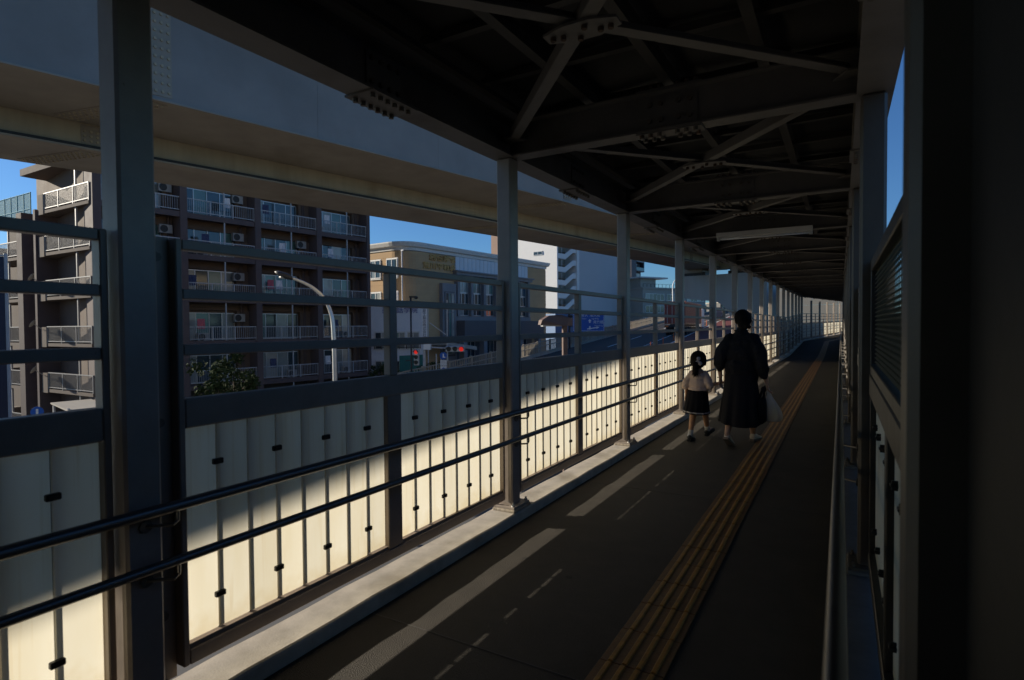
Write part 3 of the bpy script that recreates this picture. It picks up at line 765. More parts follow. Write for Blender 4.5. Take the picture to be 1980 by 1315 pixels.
# ---- rising road (t along, lat across), heading 26.5 degrees right of the camera's axis
RA = 26.5; ru = cdir(RA); rn_ = cdir(RA-90)            # rn_ points left (lat negative)
def rw(t, lat, dz=0):
    p = ru*t-rn_*lat; p.z = -4.257+.061*t+.04*(21.3+lat)+dz
    if t > 110: p.z = -4.257+.061*110+.045*(t-110)+.04*(21.3+lat)+dz
    return p
tr = [26, 38, 50, 70, 90, 110, 140, 180, 230]
def road(name, l0, l1, dz, m, z0=None):
    b = MB()
    if z0 is None:
        ids = [[b.pt(rw(t, l, dz)) for l in (l0, l1)] for t in tr]
        for a, c in zip(ids, ids[1:]): b.f.append([a[0], a[1], c[1], c[0]])
    else: b.rings([[rw(t,l0,z0),rw(t,l1,z0),rw(t,l1,dz),rw(t,l0,dz)] for t in tr])
    return tag(b.build(name, m), kind='structure')
road('road_slab', -21.6, -4.2, -.02, 'conc', -1.2)
road('road', -21.0, -4.5, 0, 'asphalt')
road('red_lane', -10.9, -4.6, .004, 'redroad')
road('lane_marking', -11.12, -10.95, .008, 'whiteline')
road('lane_marking', -13.2, -13.08, .008, 'whiteline')
for k in range(12):
    b = MB(); t0 = 28+k*9
    ids = [b.pt(rw(t, l, .008)) for t, l in ((t0,-16.9),(t0+5,-16.9),(t0+5,-16.75),(t0,-16.75))]; b.f.append(ids)
    tag(b.build('lane_marking', 'whiteline'), kind='structure')
# parapet with a slatted railing on the far side of the road
pf = thing('road_parapet', 'beige slatted railing on a concrete base along the rising road', 'parapet', tuple(rw(50,-21.3)))
b = MB(); b.rings([[rw(t,-21.5,-.3),rw(t,-21.15,-.3),rw(t,-21.2,.25),rw(t,-21.45,.25)] for t in tr[:-1]]); b.build('concrete_base', 'barrier', pf)
b = MB(); b.rings([[rw(t,-21.36,1.2),rw(t,-21.27,1.2),rw(t,-21.27,1.27),rw(t,-21.36,1.27)] for t in tr[:-1]]); b.build('top_rail', 'fencebeige', pf)
b = MB(); b.rings([[rw(t,-21.35,.78),rw(t,-21.23,.78),rw(t,-21.23,.84),rw(t,-21.35,.84)] for t in tr[:-1]]); b.build('middle_rail', 'fencebeige', pf)
t = 27; pm = None
while t < 120:
    b = MB(); p = rw(t,-21.31); b.bar(p+Vector((0,0,.3)), p+Vector((0,0,1.34)), .16, .16)
    b.build('post', 'fencebeige', pf); t += 3.0
b = MB(); t = 27
while t < 150:
    p = rw(t,-21.33); b.bar(p+Vector((0,0,.25)), p+Vector((0,0,1.2)), .05, .07); t += .3
tag(b.build('slats', 'fencebeige', pf), kind='stuff')
# near-side low barrier of the ramp
nb = thing('road_parapet', 'low cream barrier on the near edge of the rising road by the pier', 'parapet', tuple(rw(60,-4.5)))
for t0 in range(28, 100, 4):
    b = MB(); b.rings([[rw(t,-4.6,-.1),rw(t,-4.4,-.1),rw(t,-4.4,.95),rw(t,-4.6,.95)] for t in (t0, t0+3.95)]); b.build('barrier_panel', 'fencebeige', nb)
# orange delineators
for k in range(9):
    t = 45+k*5.2+(14 if k > 3 else 0); p = rw(t,-11.45)
    b = MB(); b.tube([p, p+Vector((0,0,.04))], .12, 10); b.tube([p+Vector((0,0,.03)), p+Vector((0,0,.75))], .04, 8)
    o = b.build('lane_delineator', 'orange'); tag(o, 'orange lane delineator post on the red lane edge, %s along the rising road' % ORD[k], 'delineator', 'orange posts along the road')
# ---- container truck
def truck():
    p = rw(67.5,-12.6); X = frame(p, ru, -rn_)       # x forward, y right, z up
    t = thing('container_truck', 'semi trailer truck carrying a long red shipping container up the ramp', 'truck', tuple(p))
    b = MB(X); b.box(0,12.2,-1.2,1.2,1.35,3.95,.03)
    k = 0.15
    b.build('container', 'container', t)
    b = MB(X); x = .2
    while x < 12: b.box(x,x+.14,1.2,1.235,1.5,3.8); b.box(x,x+.14,-1.235,-1.2,1.5,3.8); x += .28
    tag(b.build('corrugation', 'container', t), kind='stuff')
    for s in (-1,1):
        b = MB(X); b.box(-.05,0,s*.03,s*1.16,1.42,3.85,.01); d = b.build('container_door', 'containerdark', t)
        for yy in (.3,.85):
            b = MB(X); b.tube([X.to_3x3().inverted()@Vector((0,0,0))+Vector((-.08,s*yy,1.4)), Vector((-.08,s*yy,3.9))], .03, 6); b.build('locking_bar', 'alu', d)
    b = MB(X); b.box(-.1,12.2,-.5,.5,1.0,1.32); b.box(-.12,-.02,-1.15,1.15,.95,1.2); b.build('chassis', 'dark', t)
    for s in (-1,1):
        b = MB(X); b.box(-.16,-.1,s*.7,s*1.1,.98,1.14); b.build('tail_lamp', 'orange', t)
    for x in (1.2,2.5,3.8,10.6,13.9):
        for s in (-1,1):
            b = MB(X); b.tube([(x,s*.85,.5),(x,s*1.2,.5)], .5, 16); b.build('wheel', 'tyre', t)
    b = MB(X); b.prism([(12.6,.9),(14.9,.9),(14.9,2.1),(14.6,3.3),(12.8,3.5),(12.6,3.2)], -1.2, 1.2, 'y'); b.build('cab', 'white', t)
    b = MB(X); b.box(12.3,14.6,-1.1,1.1,.55,.95); b.build('cab_chassis', 'dark', t)
truck()
def car(name, label, t0, lat, paint, L_=4.6, W=1.8, H=1.75):
    p = rw(t0, lat); X = frame(p, -ru, rn_)
    t = thing(name, label, 'car', tuple(p))
    b = MB(X); b.prism([(0,.35),(0,.95),(1.1,1.05),(1.9,H-.05),(4.2,H),(4.55,1.1),(4.6,.4)], -W/2, W/2, 'y'); b.build('body', paint, t)
    b = MB(X); b.prism([(1.12,1.08),(1.85,H-.14),(1.9,H-.12),(1.2,1.09)], -W/2+.12, W/2-.12, 'y'); b.box(.9,1.75,-W/2+.15,W/2-.15,1.02,1.3); b.build('windscreen', 'glass', t)
    for s in (-1,1):
        b = MB(X); b.box(1.9,4.1,s*(W/2-.02),s*(W/2+.012),1.05,H-.2); b.build('side_window', 'glass', t)
        b = MB(X); b.box(-.03,.03,s*.5,s*.82,.68,.84); b.build('headlight', 'signwhite', t)
        for x in (.85,3.7):
            b = MB(X); b.tube([(x,s*(W/2-.22),.33),(x,s*(W/2+.01),.33)], .33, 14); b.build('wheel', 'tyre', t)
car('parked_car', 'dark blue off-road car coming down the ramp beyond the truck', 100, -11.5, 'navy', 4.6, 1.8, 1.95)
car('parked_car', 'grey car further up the ramp behind the orange posts', 118, -8.5, 'greybld')

# ---- apartment block on the left
def windows(X, par, x0, x1, z0, z1, n, curt, frame_m='alu', y=.0, t=.05, deep=.06, glassm='glass', tr=None):
    """a window frame (part or sub-part) with its panes"""
    b = MB(X)
    b.box(x0,x1,y-.01,y+deep,z0,z0+t); b.box(x0,x1,y-.01,y+deep,z1-t,z1)
    wv = (x1-x0)/n
    for i in range(n+1): b.box(x0+i*wv-t/2, x0+i*wv+t/2, y-.012, y+deep+.003, z0, z1)
    if tr: b.box(x0,x1,y-.01,y+deep-.004,z0+tr,z0+tr+t)
    b.build('window_frame', frame_m, par)
    for i in range(n):
        q = MB(X); q.box(x0+i*wv+t/2, x0+(i+1)*wv-t/2, y, y+.02, z0+t, z1-t)
        q.build('pane', random.choice(('curtain','curtain_pale','curtain_dim','curtain_green')) if random.random() < curt else glassm, par)
def railing(X, par, x0, x1, y, z0, h=1.1, sp=.14, m='railwhite', nm='railing', mid=3):
    b = MB(X); b.box(x0,x1,y-.03,y+.03,z0+h-.06,z0+h); b.box(x0,x1,y-.025,y+.025,z0+.10,z0+.15)
    x = x0+.06
    while x < x1: b.box(x-.009,x+.009,y-.009,y+.009,z0+.15,z0+h-.06); x += sp
    for i in range(mid+1):
        xx = x0+(x1-x0)*i/mid; b.box(xx-.03,xx+.03,y-.03,y+.032,z0,z0+h+.001)
    return b.build(nm, m, par)
SLABS = [-2.66-2.99, -2.66, .33, 3.32, 6.2, 8.93, 11.9]
uA, nA = cdir(38.0), cdir(38.0+90)
oA = cw(356, 38.0)
apt = thing('apartment_block', 'tall brown apartment block with white balcony railings on every floor', 'apartment building', tuple(oA+Vector((0,0,GZ))))
XA = frame(oA, uA, nA)
b = MB(XA); b.box(-4.9, 15.3, -12, -1.45, GZ, 15.2); b.build('wall', 'aptwall', apt)
b = MB(XA); b.box(15.0, 15.35, -12, .02, GZ, 15.2); b.build('end_wall', 'aptcol', apt)
for x in (-4.95, -.1, 5.0, 10.1, 15.0):
    b = MB(XA); b.box(x-.02, x+.42 if x < 15 else x+.30, -1.46, .10, GZ, 15.2); b.build('column', 'aptcol', apt)
AC = []
for f, z in enumerate(SLABS):
    z1 = SLABS[f+1] if f+1 < len(SLABS) else z+2.95
    for bi, x in enumerate((-4.5, .33, 5.43, 10.53)):
        x1 = x+4.45 if bi == 0 else x+4.65
        if bi == 3: x1 = x+4.45
        b = MB(XA); b.box(x-.02, x1+.02, -1.5, .0, z, z+.18); b.box(x-.02, x1+.02, -.14, .02, z-.12, z+.24)
        bal = b.build('balcony', 'aptcol', apt)
        railing(XA, bal, x, x1, -.04, z+.24, .98)
        b = MB(XA); b.box(x+2.45, x+2.53, -.10, -.02, z+.2, z1-.12); b.build('support_pole', 'railwhite', bal)
        b = MB(XA); b.box(x, x1, -1.44, -1.22, z1-.62, z1); b.box(x+3.75, x1, -1.44, -1.05, z+.18, z1-.62); b.build('wall_pier', 'aptwall', bal)
        windows(XA, bal, x+.1, x+3.7, z+.25, z+2.2, 4, .62, y=-1.40)
        b = MB(XA); b.tube([(x+4.05,-1.0,z+.2),(x+4.05,-1.0,z1)], .05, 6); b.tube([(x+4.2,-1.02,z+.2),(x+4.2,-1.02,z1)], .035, 6); b.build('drain_pipe', 'aptcol', bal)
        # things kept on the balcony
        r = random.random()
        places = ['below the tall window', 'beside the drain pipe', 'near the support pole']
        if f >= 1 and r < .6:
            kx = random.choice((.3, 2.75, 3.6, 1.2)); AC.append((XA @ Vector((x+kx, -.75, z+.19)), f, bi, 0))
        if f >= 1 and random.random() < .25:
            AC.append((XA @ Vector((x+3.85, -.95, z+1.55)), f, bi, 1))
# ---- left wing facing the sun
vL, nL = cdir(-60.0), cdir(-60.0-90)
oL = oA+uA*-4.95
XL = frame(oL, vL, nL)
wing = thing('apartment_wing', 'sunlit beige side wing of the apartment block with white balconies', 'apartment building', tuple(oL+Vector((0,0,GZ))))
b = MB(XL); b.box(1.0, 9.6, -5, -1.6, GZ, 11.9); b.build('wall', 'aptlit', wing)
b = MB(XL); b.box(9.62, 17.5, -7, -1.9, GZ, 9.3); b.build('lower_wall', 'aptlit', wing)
b = MB(XL); b.box(.3, 9.4, -1.6, .1, 11.75, 12.2); b.build('roof_slab', 'aptlit', wing)
b = MB(XL); b.box(7.2, 7.5, -1.6, .15, GZ, 9.3); b.box(9.2, 10.0, -1.9, .18, GZ, 9.3); b.build('side_fin', 'aptcol', wing)
for f, z in enumerate(SLABS[:6]):
    z1 = SLABS[f+1] if f+1 < len(SLABS) else z+2.95
    for bi, (x, x1) in enumerate(((.35, 6.2), (10.2, 15.2))):
        if bi == 1 and z > 8: continue
        b = MB(XL); b.box(x, x1, -1.65, .05, z, z+.2); b.box(x1, x1+.75, -1.65, .08, z-.05, z+1.25)
        bal = b.build('balcony', 'aptlit', wing)
        railing(XL, bal, x, x1-.05, .02, z+.2, 1.1, .13, 'raildim')
        b = MB(XL); b.box(x, x1-.1, .045, .055, z+.36, z+1.2) if False else b.box(x+.02, x+.12, -.2, -.1, z+.2, z+.9)
        b.build('privacy_sheet', 'greybld', bal)
        b = MB(XL); b.box(x+1.75, x+1.85, -.12, -.02, z+.2, z1-.02); b.build('support_pole', 'raildim', bal)
        windows(XL, bal, x+.5, x+3.6, z+.25, z+2.2, 3, .3, y=-1.58)
    if f >= 1 and f < 4:
        c = XL @ Vector((6.7, .55, z+1.45)); t_ = thing('satellite_dish', 'grey satellite dish clamped to a sunlit balcony edge, %s floor shown' % ORD[f], 'satellite dish', tuple(c), 'satellite dishes on the sunlit wing')
        nd = (cdir(-110)+Vector((0,0,.6))).normalized(); q = nd.to_track_quat('Z','Y').to_matrix().to_4x4()
        b = MB(Matrix.Translation(c) @ q); rr = []
        for i in range(1,6): rr.append([(.28*i/5*math.cos(2*math.pi*k/16), .28*i/5*math.sin(2*math.pi*k/16), .09*(i/5)**2) for k in range(16)])
        rr += [[(x*.97,y*.97,z_-.012) for x,y,z_ in r_] for r_ in rr[::-1]]
        b.rings(rr); b.build('dish', 'greybld', t_, smooth=True)
        b = MB(); b.tube([c, XL @ Vector((6.7, .1, z+1.1))], .025, 6); b.build('arm', 'greybld', t_)
# roof net fence on the lower roof
nf = thing('roof_net_fence', 'blue green net fence on the low roof at the far left', 'net fence', tuple(XL @ Vector((13, -.6, 9.3))))
b = MB(XL)
for k in range(8): b.box(9.8+k*1.05, 9.86+k*1.05, -.63, -.57, 9.3, 10.9)
b.build('post', 'netblue', nf)
b = MB(XL)
for zz_ in (9.35, 9.75, 10.85): b.tube([(9.8,-.6,zz_),(17.4,-.6,zz_)], .035, 6)
b.build('rail', 'netblue', nf)
b = MB(XL); x = 9.8
while x < 17.4: b.box(x,x+.025,-.607,-.593,9.35,10.85); x += .075
z = 9.4
while z < 10.85: b.box(9.8,17.4,-.606,-.594,z,z+.025); z += .075
tag(b.build('netting', 'netblue', nf), kind='stuff')
# air conditioners on the balconies
am = MB(); am.box(-.4,.4,-.15,.15,0,.58,.02); am0 = am.mesh('casing', 'ac')
am = MB()
for r in (.08,.14,.20,.235): am.tube([(-.12+r*math.cos(2*math.pi*k/16),.155,.29+r*math.sin(2*math.pi*k/16)) for k in range(17)], .006, 4)
am.tube([(-.12,.15,.29),(-.12,.152,.29)], .235, 16); am1 = am.mesh('fan_grille', 'dark')
am = MB(); am.box(-.35,-.25,-.14,.14,-.04,0); am.box(.25,.35,-.14,.14,-.04,0); am2 = am.mesh('foot', 'dark')
FL = ['lowest shown', 'second shown', 'third shown', 'fourth shown', 'fifth shown', 'sixth shown', 'top']
BY = ['hidden left', 'left', 'middle', 'right end']
for p, f, bi, kind in AC:
    t_ = thing('air_conditioner', ('pale air conditioner hung high by the wall pier' if kind else 'pale air conditioner on the slab') + ', %s balcony bay, %s floor' % (BY[bi], FL[f-1]), 'air conditioner', tuple(p), 'air conditioners on the apartment balconies')
    rot = frame(Vector((0,0,0)), uA, nA).to_3x3()
    for nm, me in (('casing',am0),('fan_grille',am1),('foot',am2)):
        o = link(nm, me, t_); o.matrix_local = rot.to_4x4()
# laundry
LA = [(1,3,.8,'cloth_w','white towel'),(2,3,1.6,'cloth_b','navy garment'),(3,2,1.0,'cloth_r','pink towel'),(3,2,1.7,'cloth_w','white shirt'),(4,2,2.0,'cloth_w','white towel'),(5,3,.9,'cloth_w','white shirt'),(2,1,1.0,'cloth_r','small red cloth'),(4,1,1.4,'cloth_b','dark blue garment'),(4,3,1.2,'cloth_w','pale towel'),(3,1,.5,'cloth_b','dark garment'),(5,2,.7,'cloth_b','navy garment'),(1,2,1.1,'cloth_b','dark garment'),(5,1,2.9,'cloth_w','white sheet')]
for i, (f, bi, dx, m, w_) in enumerate(LA):
    x = (-4.5,.33,5.43,10.53)[bi]+dx; z = SLABS[f]+1.2
    b = MB(XA); rr = []
    for j in range(6):
        zz_ = z+.55-j*.14
        rr.append([(x+u, -.5+.03*math.sin(u*14+j), zz_) for u in (-.25,-.12,0,.12,.25)]+[(x+u, -.515+.03*math.sin(u*14+j), zz_) for u in (.25,.12,0,-.12,-.25)])
    b.rings(rr); o = b.build('hanging_laundry', m); tag(o, '%s drying on the %s balcony bay, %s floor' % (w_, BY[bi], FL[f-1]), 'laundry', 'laundry on the apartment balconies')

# ---- white school building
uS = cdir(38); nS = cdir(128); oS = cw(716, 51.0)
XS = frame(oS+uS*.3, uS, nS)
D2 = 56
oS = cw(714, 56.5); uS = cdir(80); nS = cdir(170); XS = frame(oS, uS, nS)
sch = thing('white_shop_building', 'white three storey building with blue lettering on its front', 'building', tuple(oS+Vector((0,0,GZ))))
WS = 5.3; ztS = zz(770, 588, 56)
b = MB(XS); b.box(0, WS, -7, 0, GZ, ztS); b.build('wall', 'white', sch)
b = MB(XS); b.box(-.1, WS+.1, -7.1, .1, ztS, ztS+.18); b.build('roof_slab', 'cornice', sch)
for z in (-3.6, -.75+.0):
    for x in (.6, 1.65+.7, 3.75):
        b = MB(XS); b.box(x-.08,x+1.2,-.0,.03,z-.08,z+1.75); wpt = b.build('window', 'cornice', sch)
        windows(XS, wpt, x, x+1.1, z, z+1.65, 2, .7, y=.03)
        railing(XS, wpt, x-.1, x+1.25, .30, z+.0, .6, .12, 'dark', 'railing', 2)
text_mesh('lettering', '英会話学院', .62, 'bluetext', Matrix.Translation(XS @ Vector((3.0,.06,ztS-.62))) @ Matrix(((uS.x,0,nS.x,0),(uS.y,0,nS.y,0),(0,1,0,0),(0,0,0,1))), sch, .02, 1.15)
hb = thing('site_hoarding', 'dark green hoarding at street level below the white building', 'hoarding', tuple(cw(790, 50)+Vector((0,0,GZ))))
p0, p1 = cw(772,50), cw(820,52)
for i in range(6):
    q0 = p0.lerp(p1,i/6); q1 = p0.lerp(p1,(i+1)/6-.008); b = MB(); b.bar(q0+Vector((0,0,-3.4)), q1+Vector((0,0,-3.4)), .05, 4.6); b.build('board', 'green', hb)
# vertical sign board
pS = at(821, 622, 50); vs_ = thing('vertical_sign', 'tall white vertical sign board with black characters on a steel pole', 'sign', tuple(pS))
uv = cdir(85); nv = cdir(175); XV = frame(pS, uv, nv)
b = MB(XV); b.box(-.23,.23,-.06,.06,-1.35,1.35,.02); b.build('board', 'signwhite', vs_)
for i, ch in enumerate('土屋工務店株式会社'):
    text_mesh('character', ch, .31, 'blacktext', Matrix.Translation(XV @ Vector((0,.065,1.2-.3*i))) @ Matrix(((uv.x,0,nv.x,0),(uv.y,0,nv.y,0),(0,1,0,0),(0,0,0,1))), vs_, .004)
b = MB(XV); b.tube([(.30,-.05,1.35),(.30,-.05,GZ-pS.z)], .05, 8); b.bar((.23,-.05,1.0),(.30,-.05,1.0),.04,.04); b.bar((.23,-.05,-1.0),(.30,-.05,-1.0),.04,.04); b.build('pole', 'polegrey', vs_)

# ---- tan hall
aT = 35.5; uT, nT = cdir(aT), cdir(aT+90); oT = cw(785, 58.0)
hall = thing('tan_hall', 'tan tiled hall with rounded corner, white cornice and golden lettering', 'building', tuple(oT+Vector((0,0,GZ))))
zT = zz(785, 466, 58.0)
XT = frame(oT, uT, nT)
LT = 26.7; RC = 1.9
# plan: left face goes back-left from the corner, front runs along x with a quarter-round corner
uTl, nTl = cdir(aT-90), cdir(aT-180)
XTl = frame(oT, uTl, nTl)
def plan(off, n=8):
    pts = [(LT+off, -12), (LT+off, off)]
    for i in range(n+1):
        a = R(90+90*i/n); pts.append((RC+(RC+off)*math.cos(a), -RC+(RC+off)*math.sin(a)))
    pts.append((-off, -12)); return pts
b = MB(XT); pl = plan(0); b.rings([[(x,y,z) for x,y in pl] for z in (GZ, zT-.9)]); b.build('wall', 'tan', hall)
b = MB(XT)
for z, o in ((zT-.9,.10),(zT-.55,.14),(zT-.5,.34),(zT-.12,.42),(zT,.42)): pass
b.rings([[(x,y,z) for x,y in plan(o)] for z, o in ((zT-.85,.08),(zT-.55,.12),(zT-.45,.36),(zT-.12,.48),(zT,.48),(zT+.01,.2))]); b.build('cornice', 'cornice', hall)
# tile courses: recessed joints as thin proud bands
b = MB(XT)
k = 0; z = zT-1.6
while z > GZ+1:
    pts_o = plan(.018)[1:-1]; b.rings([[(x,y,zq) for x,y in plan(.015)] for zq in (z+.03, z+.52)]); z -= .56
tag(b.build('tile_courses', 'tandark', hall), kind='stuff')
# downpipe at the lit face
b = MB(XTl); b.tube([(.35,.1,zT-1.0),(.35,.1,GZ)], .06, 8); b.bar((.1,.1,zT-.95),(.45,.1,zT-.95),.1,.1); b.build('downpipe', 'white', hall)
for z in (zT-3.6, zT-7.0, zT-10.2):
    for x in (1.9, 4.4, 7.2, 10):
        b = MB(XTl); b.box(x-.85,x+.85,-.05,.03,z-.08,z+2.0); b.box(x-.85,x+.85,.0,.14,z-.16,z-.06); wpt = b.build('window', 'cornice', hall)
        windows(XTl, wpt, x-.76, x+.76, z, z+1.9, 2, .35, 'white', y=.03, t=.07)
# blue panel band and glazed front
x0, x1 = 7.55, 22.0
n = 20
for i in range(n):
    q = MB(XT); a = x0+(x1-x0)*i/n; q.box(a+.02,a+(x1-x0)/n-.02,.02,.16,zT-2.45,zT-.9); q.build('metal_panel', 'panelblue', hall)
b = MB(XT); b.box(x0-.3,x1+.5,.02,.6,zT-2.95,zT-2.5); b.box(x0-.45,x1+.7,.02,.8,zT-2.62,zT-2.46); b.build('stone_band', 'greystone', hall)
b = MB(XT); b.box(x0-.3,x1+.3,.02,.40,zT-8.05,zT-7.55); b.build('stone_band', 'greystone', hall)
b = MB(XT); b.box(5.0,x0-.31,.02,.5,GZ,zT-4.0); b.build('stone_block', 'greystone', hall)
b = MB(XT); b.box(5.3,6.95,.5,.53,zT-12,zT-4.9); wpt = b.build('window', 'darkstone', hall)
windows(XT, wpt, 5.4, 6.85, zT-11.8, zT-5.0, 3, .2, 'greystone', y=.53, t=.10, tr=4.6)
for i in range(7):
    a = x0+.1+i*2.35
    q = MB(XT); q.box(a-.2,a+.2,.02,.55,zT-7.56,zT-2.96); q.build('stone_pier', 'greystone', hall)
for i in range(6):
    a = x0+.32+i*2.35
    q = MB(XT); q.box(a,a+1.9,.02,.10,zT-7.5,zT-3.0); wpt = q.build('window', 'darkstone', hall)
    for j, (z0, z1) in enumerate(((zT-4.9,zT-3.05),(zT-6.2,zT-4.92),(zT-7.5,zT-6.22))):
        windows(XT, wpt, a+.05, a+1.85, z0, z1, 2+(j==1), (.7,.1,.2)[j], 'alu', y=.10, t=.08, glassm='skyglass' if j == 0 else 'glass')
b = MB(XT); b.box(x0-.3,23.5,.02,1.7,zT-9.9,zT-8.07); b.build('entrance_fascia', 'darkstone', hall)
b = MB(XT); b.box(x0,23,.02,.1,GZ,zT-9.92); b.build('ground_floor_wall', 'darkstone', hall)
for x in (7.6, 11.2, 15.0, 18.6, 22.8):
    b = MB(XT); b.box(x-.3,x+.3,.8,1.5,GZ,zT-9.92); b.build('entrance_column', 'greystone', hall)
for x in (8.6, 12.2, 16, 19.4):
    b = MB(XT); b.box(x-.1,x+2.3,.1,.13,GZ+.5,zT-10.3); wpt = b.build('window', 'darkstone', hall)
    windows(XT, wpt, x, x+2.2, GZ+.6, zT-10.4, 3, .15, y=.13)
b = MB(XT); b.prism([(2.4,zT-10.3),(7.2,zT-10.9),(7.2,zT-11.3),(2.4,zT-10.6)], .52, 3.4, 'y'); b.build('canopy', 'greybld', hall)
tm_ = Matrix(((uT.x,0,nT.x,0),(uT.y,0,nT.y,0),(0,1,0,0),(0,0,0,1)))
text_mesh('lettering', '創価学会', .74, 'gold', Matrix.Translation(XT @ Vector((5.65,.09,zT-1.36))) @ tm_, hall, .05, 1.5, .012)
text_mesh('lettering', '荒川平和会館', .74, 'gold', Matrix.Translation(XT @ Vector((5.6,.09,zT-2.28))) @ tm_, hall, .05, 1.42, .012)
b = MB(XT); b.tube([(23.6,.06,zT-8.6),(23.6,.14,zT-8.6)], .30, 16); b.build('round_emblem', 'gold', hall)

# ---- white tower with outside stairs
aW = 37; uW, nW = cdir(aW), cdir(aW+90); oW = cw(1078, 140)
tow = thing('white_tower', 'tall white tower with zigzag outside stairs and a blank shaded side', 'building', tuple(oW+Vector((0,0,GZ))))
XW = frame(oW, uW, nW); XWl = frame(oW, cdir(aW-90), cdir(aW-180))
HT = 34
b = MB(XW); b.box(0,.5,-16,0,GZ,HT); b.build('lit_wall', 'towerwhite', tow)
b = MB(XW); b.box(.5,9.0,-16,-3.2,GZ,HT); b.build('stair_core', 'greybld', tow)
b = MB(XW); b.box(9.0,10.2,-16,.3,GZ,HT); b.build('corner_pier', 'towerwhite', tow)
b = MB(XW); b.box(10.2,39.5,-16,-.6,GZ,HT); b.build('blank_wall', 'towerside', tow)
b = MB(XWl); b.box(16.2,21,-6,-.4,GZ,HT-2); b.build('pink_wall', 'pinkbrown', tow)
wz = zz(1047, 487, 140)
b = MB(XWl); b.box(4.2,7.0,-.04,.06,wz-.55,wz+.55); wpt = b.build('window', 'cornice', tow); windows(XWl, wpt, 4.3, 6.9, wz-.45, wz+.45, 2, 0, y=.07, t=.1)
fh = 3.27; z = zz(1090, 499, 141)-.0
zst = z-9*fh
for i in range(16):
    zf_ = zst+i*fh
    if zf_ > HT-1: break
    b = MB(XW); b.box(.5,3.6,-3.2,.0,zf_-.2,zf_); b.box(.5,3.6,-.15,.0,zf_-.2,zf_+1.15); b.build('landing', 'towerwhite', tow)
    b = MB(XW); b.rings([[(3.6,y,zf_-.25),(7.6,y,zf_+fh/1.55-.25),(7.6,y,zf_+fh/1.55+1.1),(3.6,y,zf_+1.15)] for y in (-.2,0)]); b.box(7.6,9.0,-.2,0,zf_+fh/1.55-.25,zf_+fh/1.55+1.1); b.build('stair_balustrade', 'towerwhite', tow)
    b = MB(XW); b.box(3.6,9,-3.1,-.25,zf_+fh*.55-.1,zf_+fh*.55); b.box(.9,1.5,-3.19,-3.1,zf_+.1,zf_+2.1); b.build('stair_flight', 'greybld', tow)
    b = MB(XW); b.tube([(2.3,-.1,zf_+1.15),(2.3,-.1,zf_+fh-.3)], .06, 6); b.build('stair_rail_post', 'white', tow)
# ---- dark apartment tower with glass balconies
oD = cw(1222, 186); aD = 37; uD, nD = cdir(aD), cdir(aD+90); XD = frame(oD, uD, nD)
dk = thing('dark_apartment_tower', 'narrow dark navy apartment tower with glass balconies beside the white tower', 'apartment building', tuple(oD+Vector((0,0,GZ))))
b = MB(XD); b.box(0,9.5,-14,-1.2,GZ,31); b.build('wall', 'navy', dk)
b = MB(XD); b.box(-.3,3.2,-1.2,.1,GZ,31); b.box(9.0,9.6,-1.2,.1,20,31); b.build('dark_fin', 'navy', dk)
for i in range(11):
    z = -2+i*3.05
    b = MB(XD); b.box(3.2,9.6,-1.25,.15,z,z+.3); bl = b.build('balcony', 'navy', dk)
    b = MB(XD); b.box(3.3,9.5,.10,.14,z+.3,z+1.35); b.build('glass_balustrade', 'tealglass' if i % 2 else 'curtain', bl)
    windows(XD, bl, 3.6, 8.6, z+.3, z+2.5, 3, .5, y=-1.18)
# ---- low grey building
oG = cw(1243, 165); aG = 60; uG, nG = cdir(aG), cdir(aG+90); XG = frame(oG, uG, nG)
gr = thing('grey_office_building', 'low grey building with long window bands and a flat roof canopy', 'building', tuple(oG+Vector((0,0,GZ))))
zG = zz(1270, 556, 160)
b = MB(XG); b.box(0,26,-14,0,GZ,zG); b.build('wall', 'greybld', gr)
b = MB(XG); b.box(-.3,26.3,-14,.3,zG,zG+.5); b.build('roof_slab', 'greybld', gr)
b = MB(XG); b.box(1,7,-9,-2,zG+.5,zG+3.2); b.build('penthouse', 'greybld', gr)
b = MB(XG); b.box(-.5,10.5,-10,-.5,zG+3.2,zG+3.6); b.build('roof_canopy', 'cornice', gr)
b = MB(XG)
for k in range(18): b.box(k*1.5,k*1.5+.08,.1,.18,zG+.5,zG+1.5)
b.box(0,26,.1,.18,zG+1.42,zG+1.5); b.build('roof_railing', 'dark', gr)
for f in range(5):
    z = zG-3.4-f*3.5
    for i in range(3):
        x = 1+i*8.4; b = MB(XG); b.box(x-.1,x+7.4,-.05,.05,z-.1,z+2.2); wpt = b.build('window', 'darkstone', gr); windows(XG, wpt, x, x+7.3, z, z+2.1, 5, .15, y=.06, t=.12)
# far backdrop row of low houses
for i, (px, pw, py, D, m, lb) in enumerate(((1335,40,585,210,'greybld','small grey house beyond the truck cab'),(1372,34,592,230,'wallfar','small pale house far up the ramp left of the pier'),(1405,30,586,220,'wallfar','pale low building behind the pier arch'),(640,80,600,120,'greybld','grey low block mostly hidden behind the apartments'))):
    p = cw(px, D); X = frame(p, cdir(70), cdir(160)); wd = pw/FPX*D; zt_ = zz(px, py, D)
    h = thing('far_house', lb, 'building', tuple(p+Vector((0,0,GZ))))
    b = MB(X); b.box(-wd/2,wd/2,-8,0,GZ,zt_); b.build('wall', m, h)
    b = MB(X); b.box(-wd/2-.3,wd/2+.3,-8.3,.3,zt_,zt_+.35); b.build('roof', 'greybld', h)
    for k in range(3):
        b = MB(X); b.box(-wd/2+.6+k*wd/3,-wd/2+.6+k*wd/3+wd/5,0,.06,zt_-2.4,zt_-.9); b.build('window', 'glass', h)
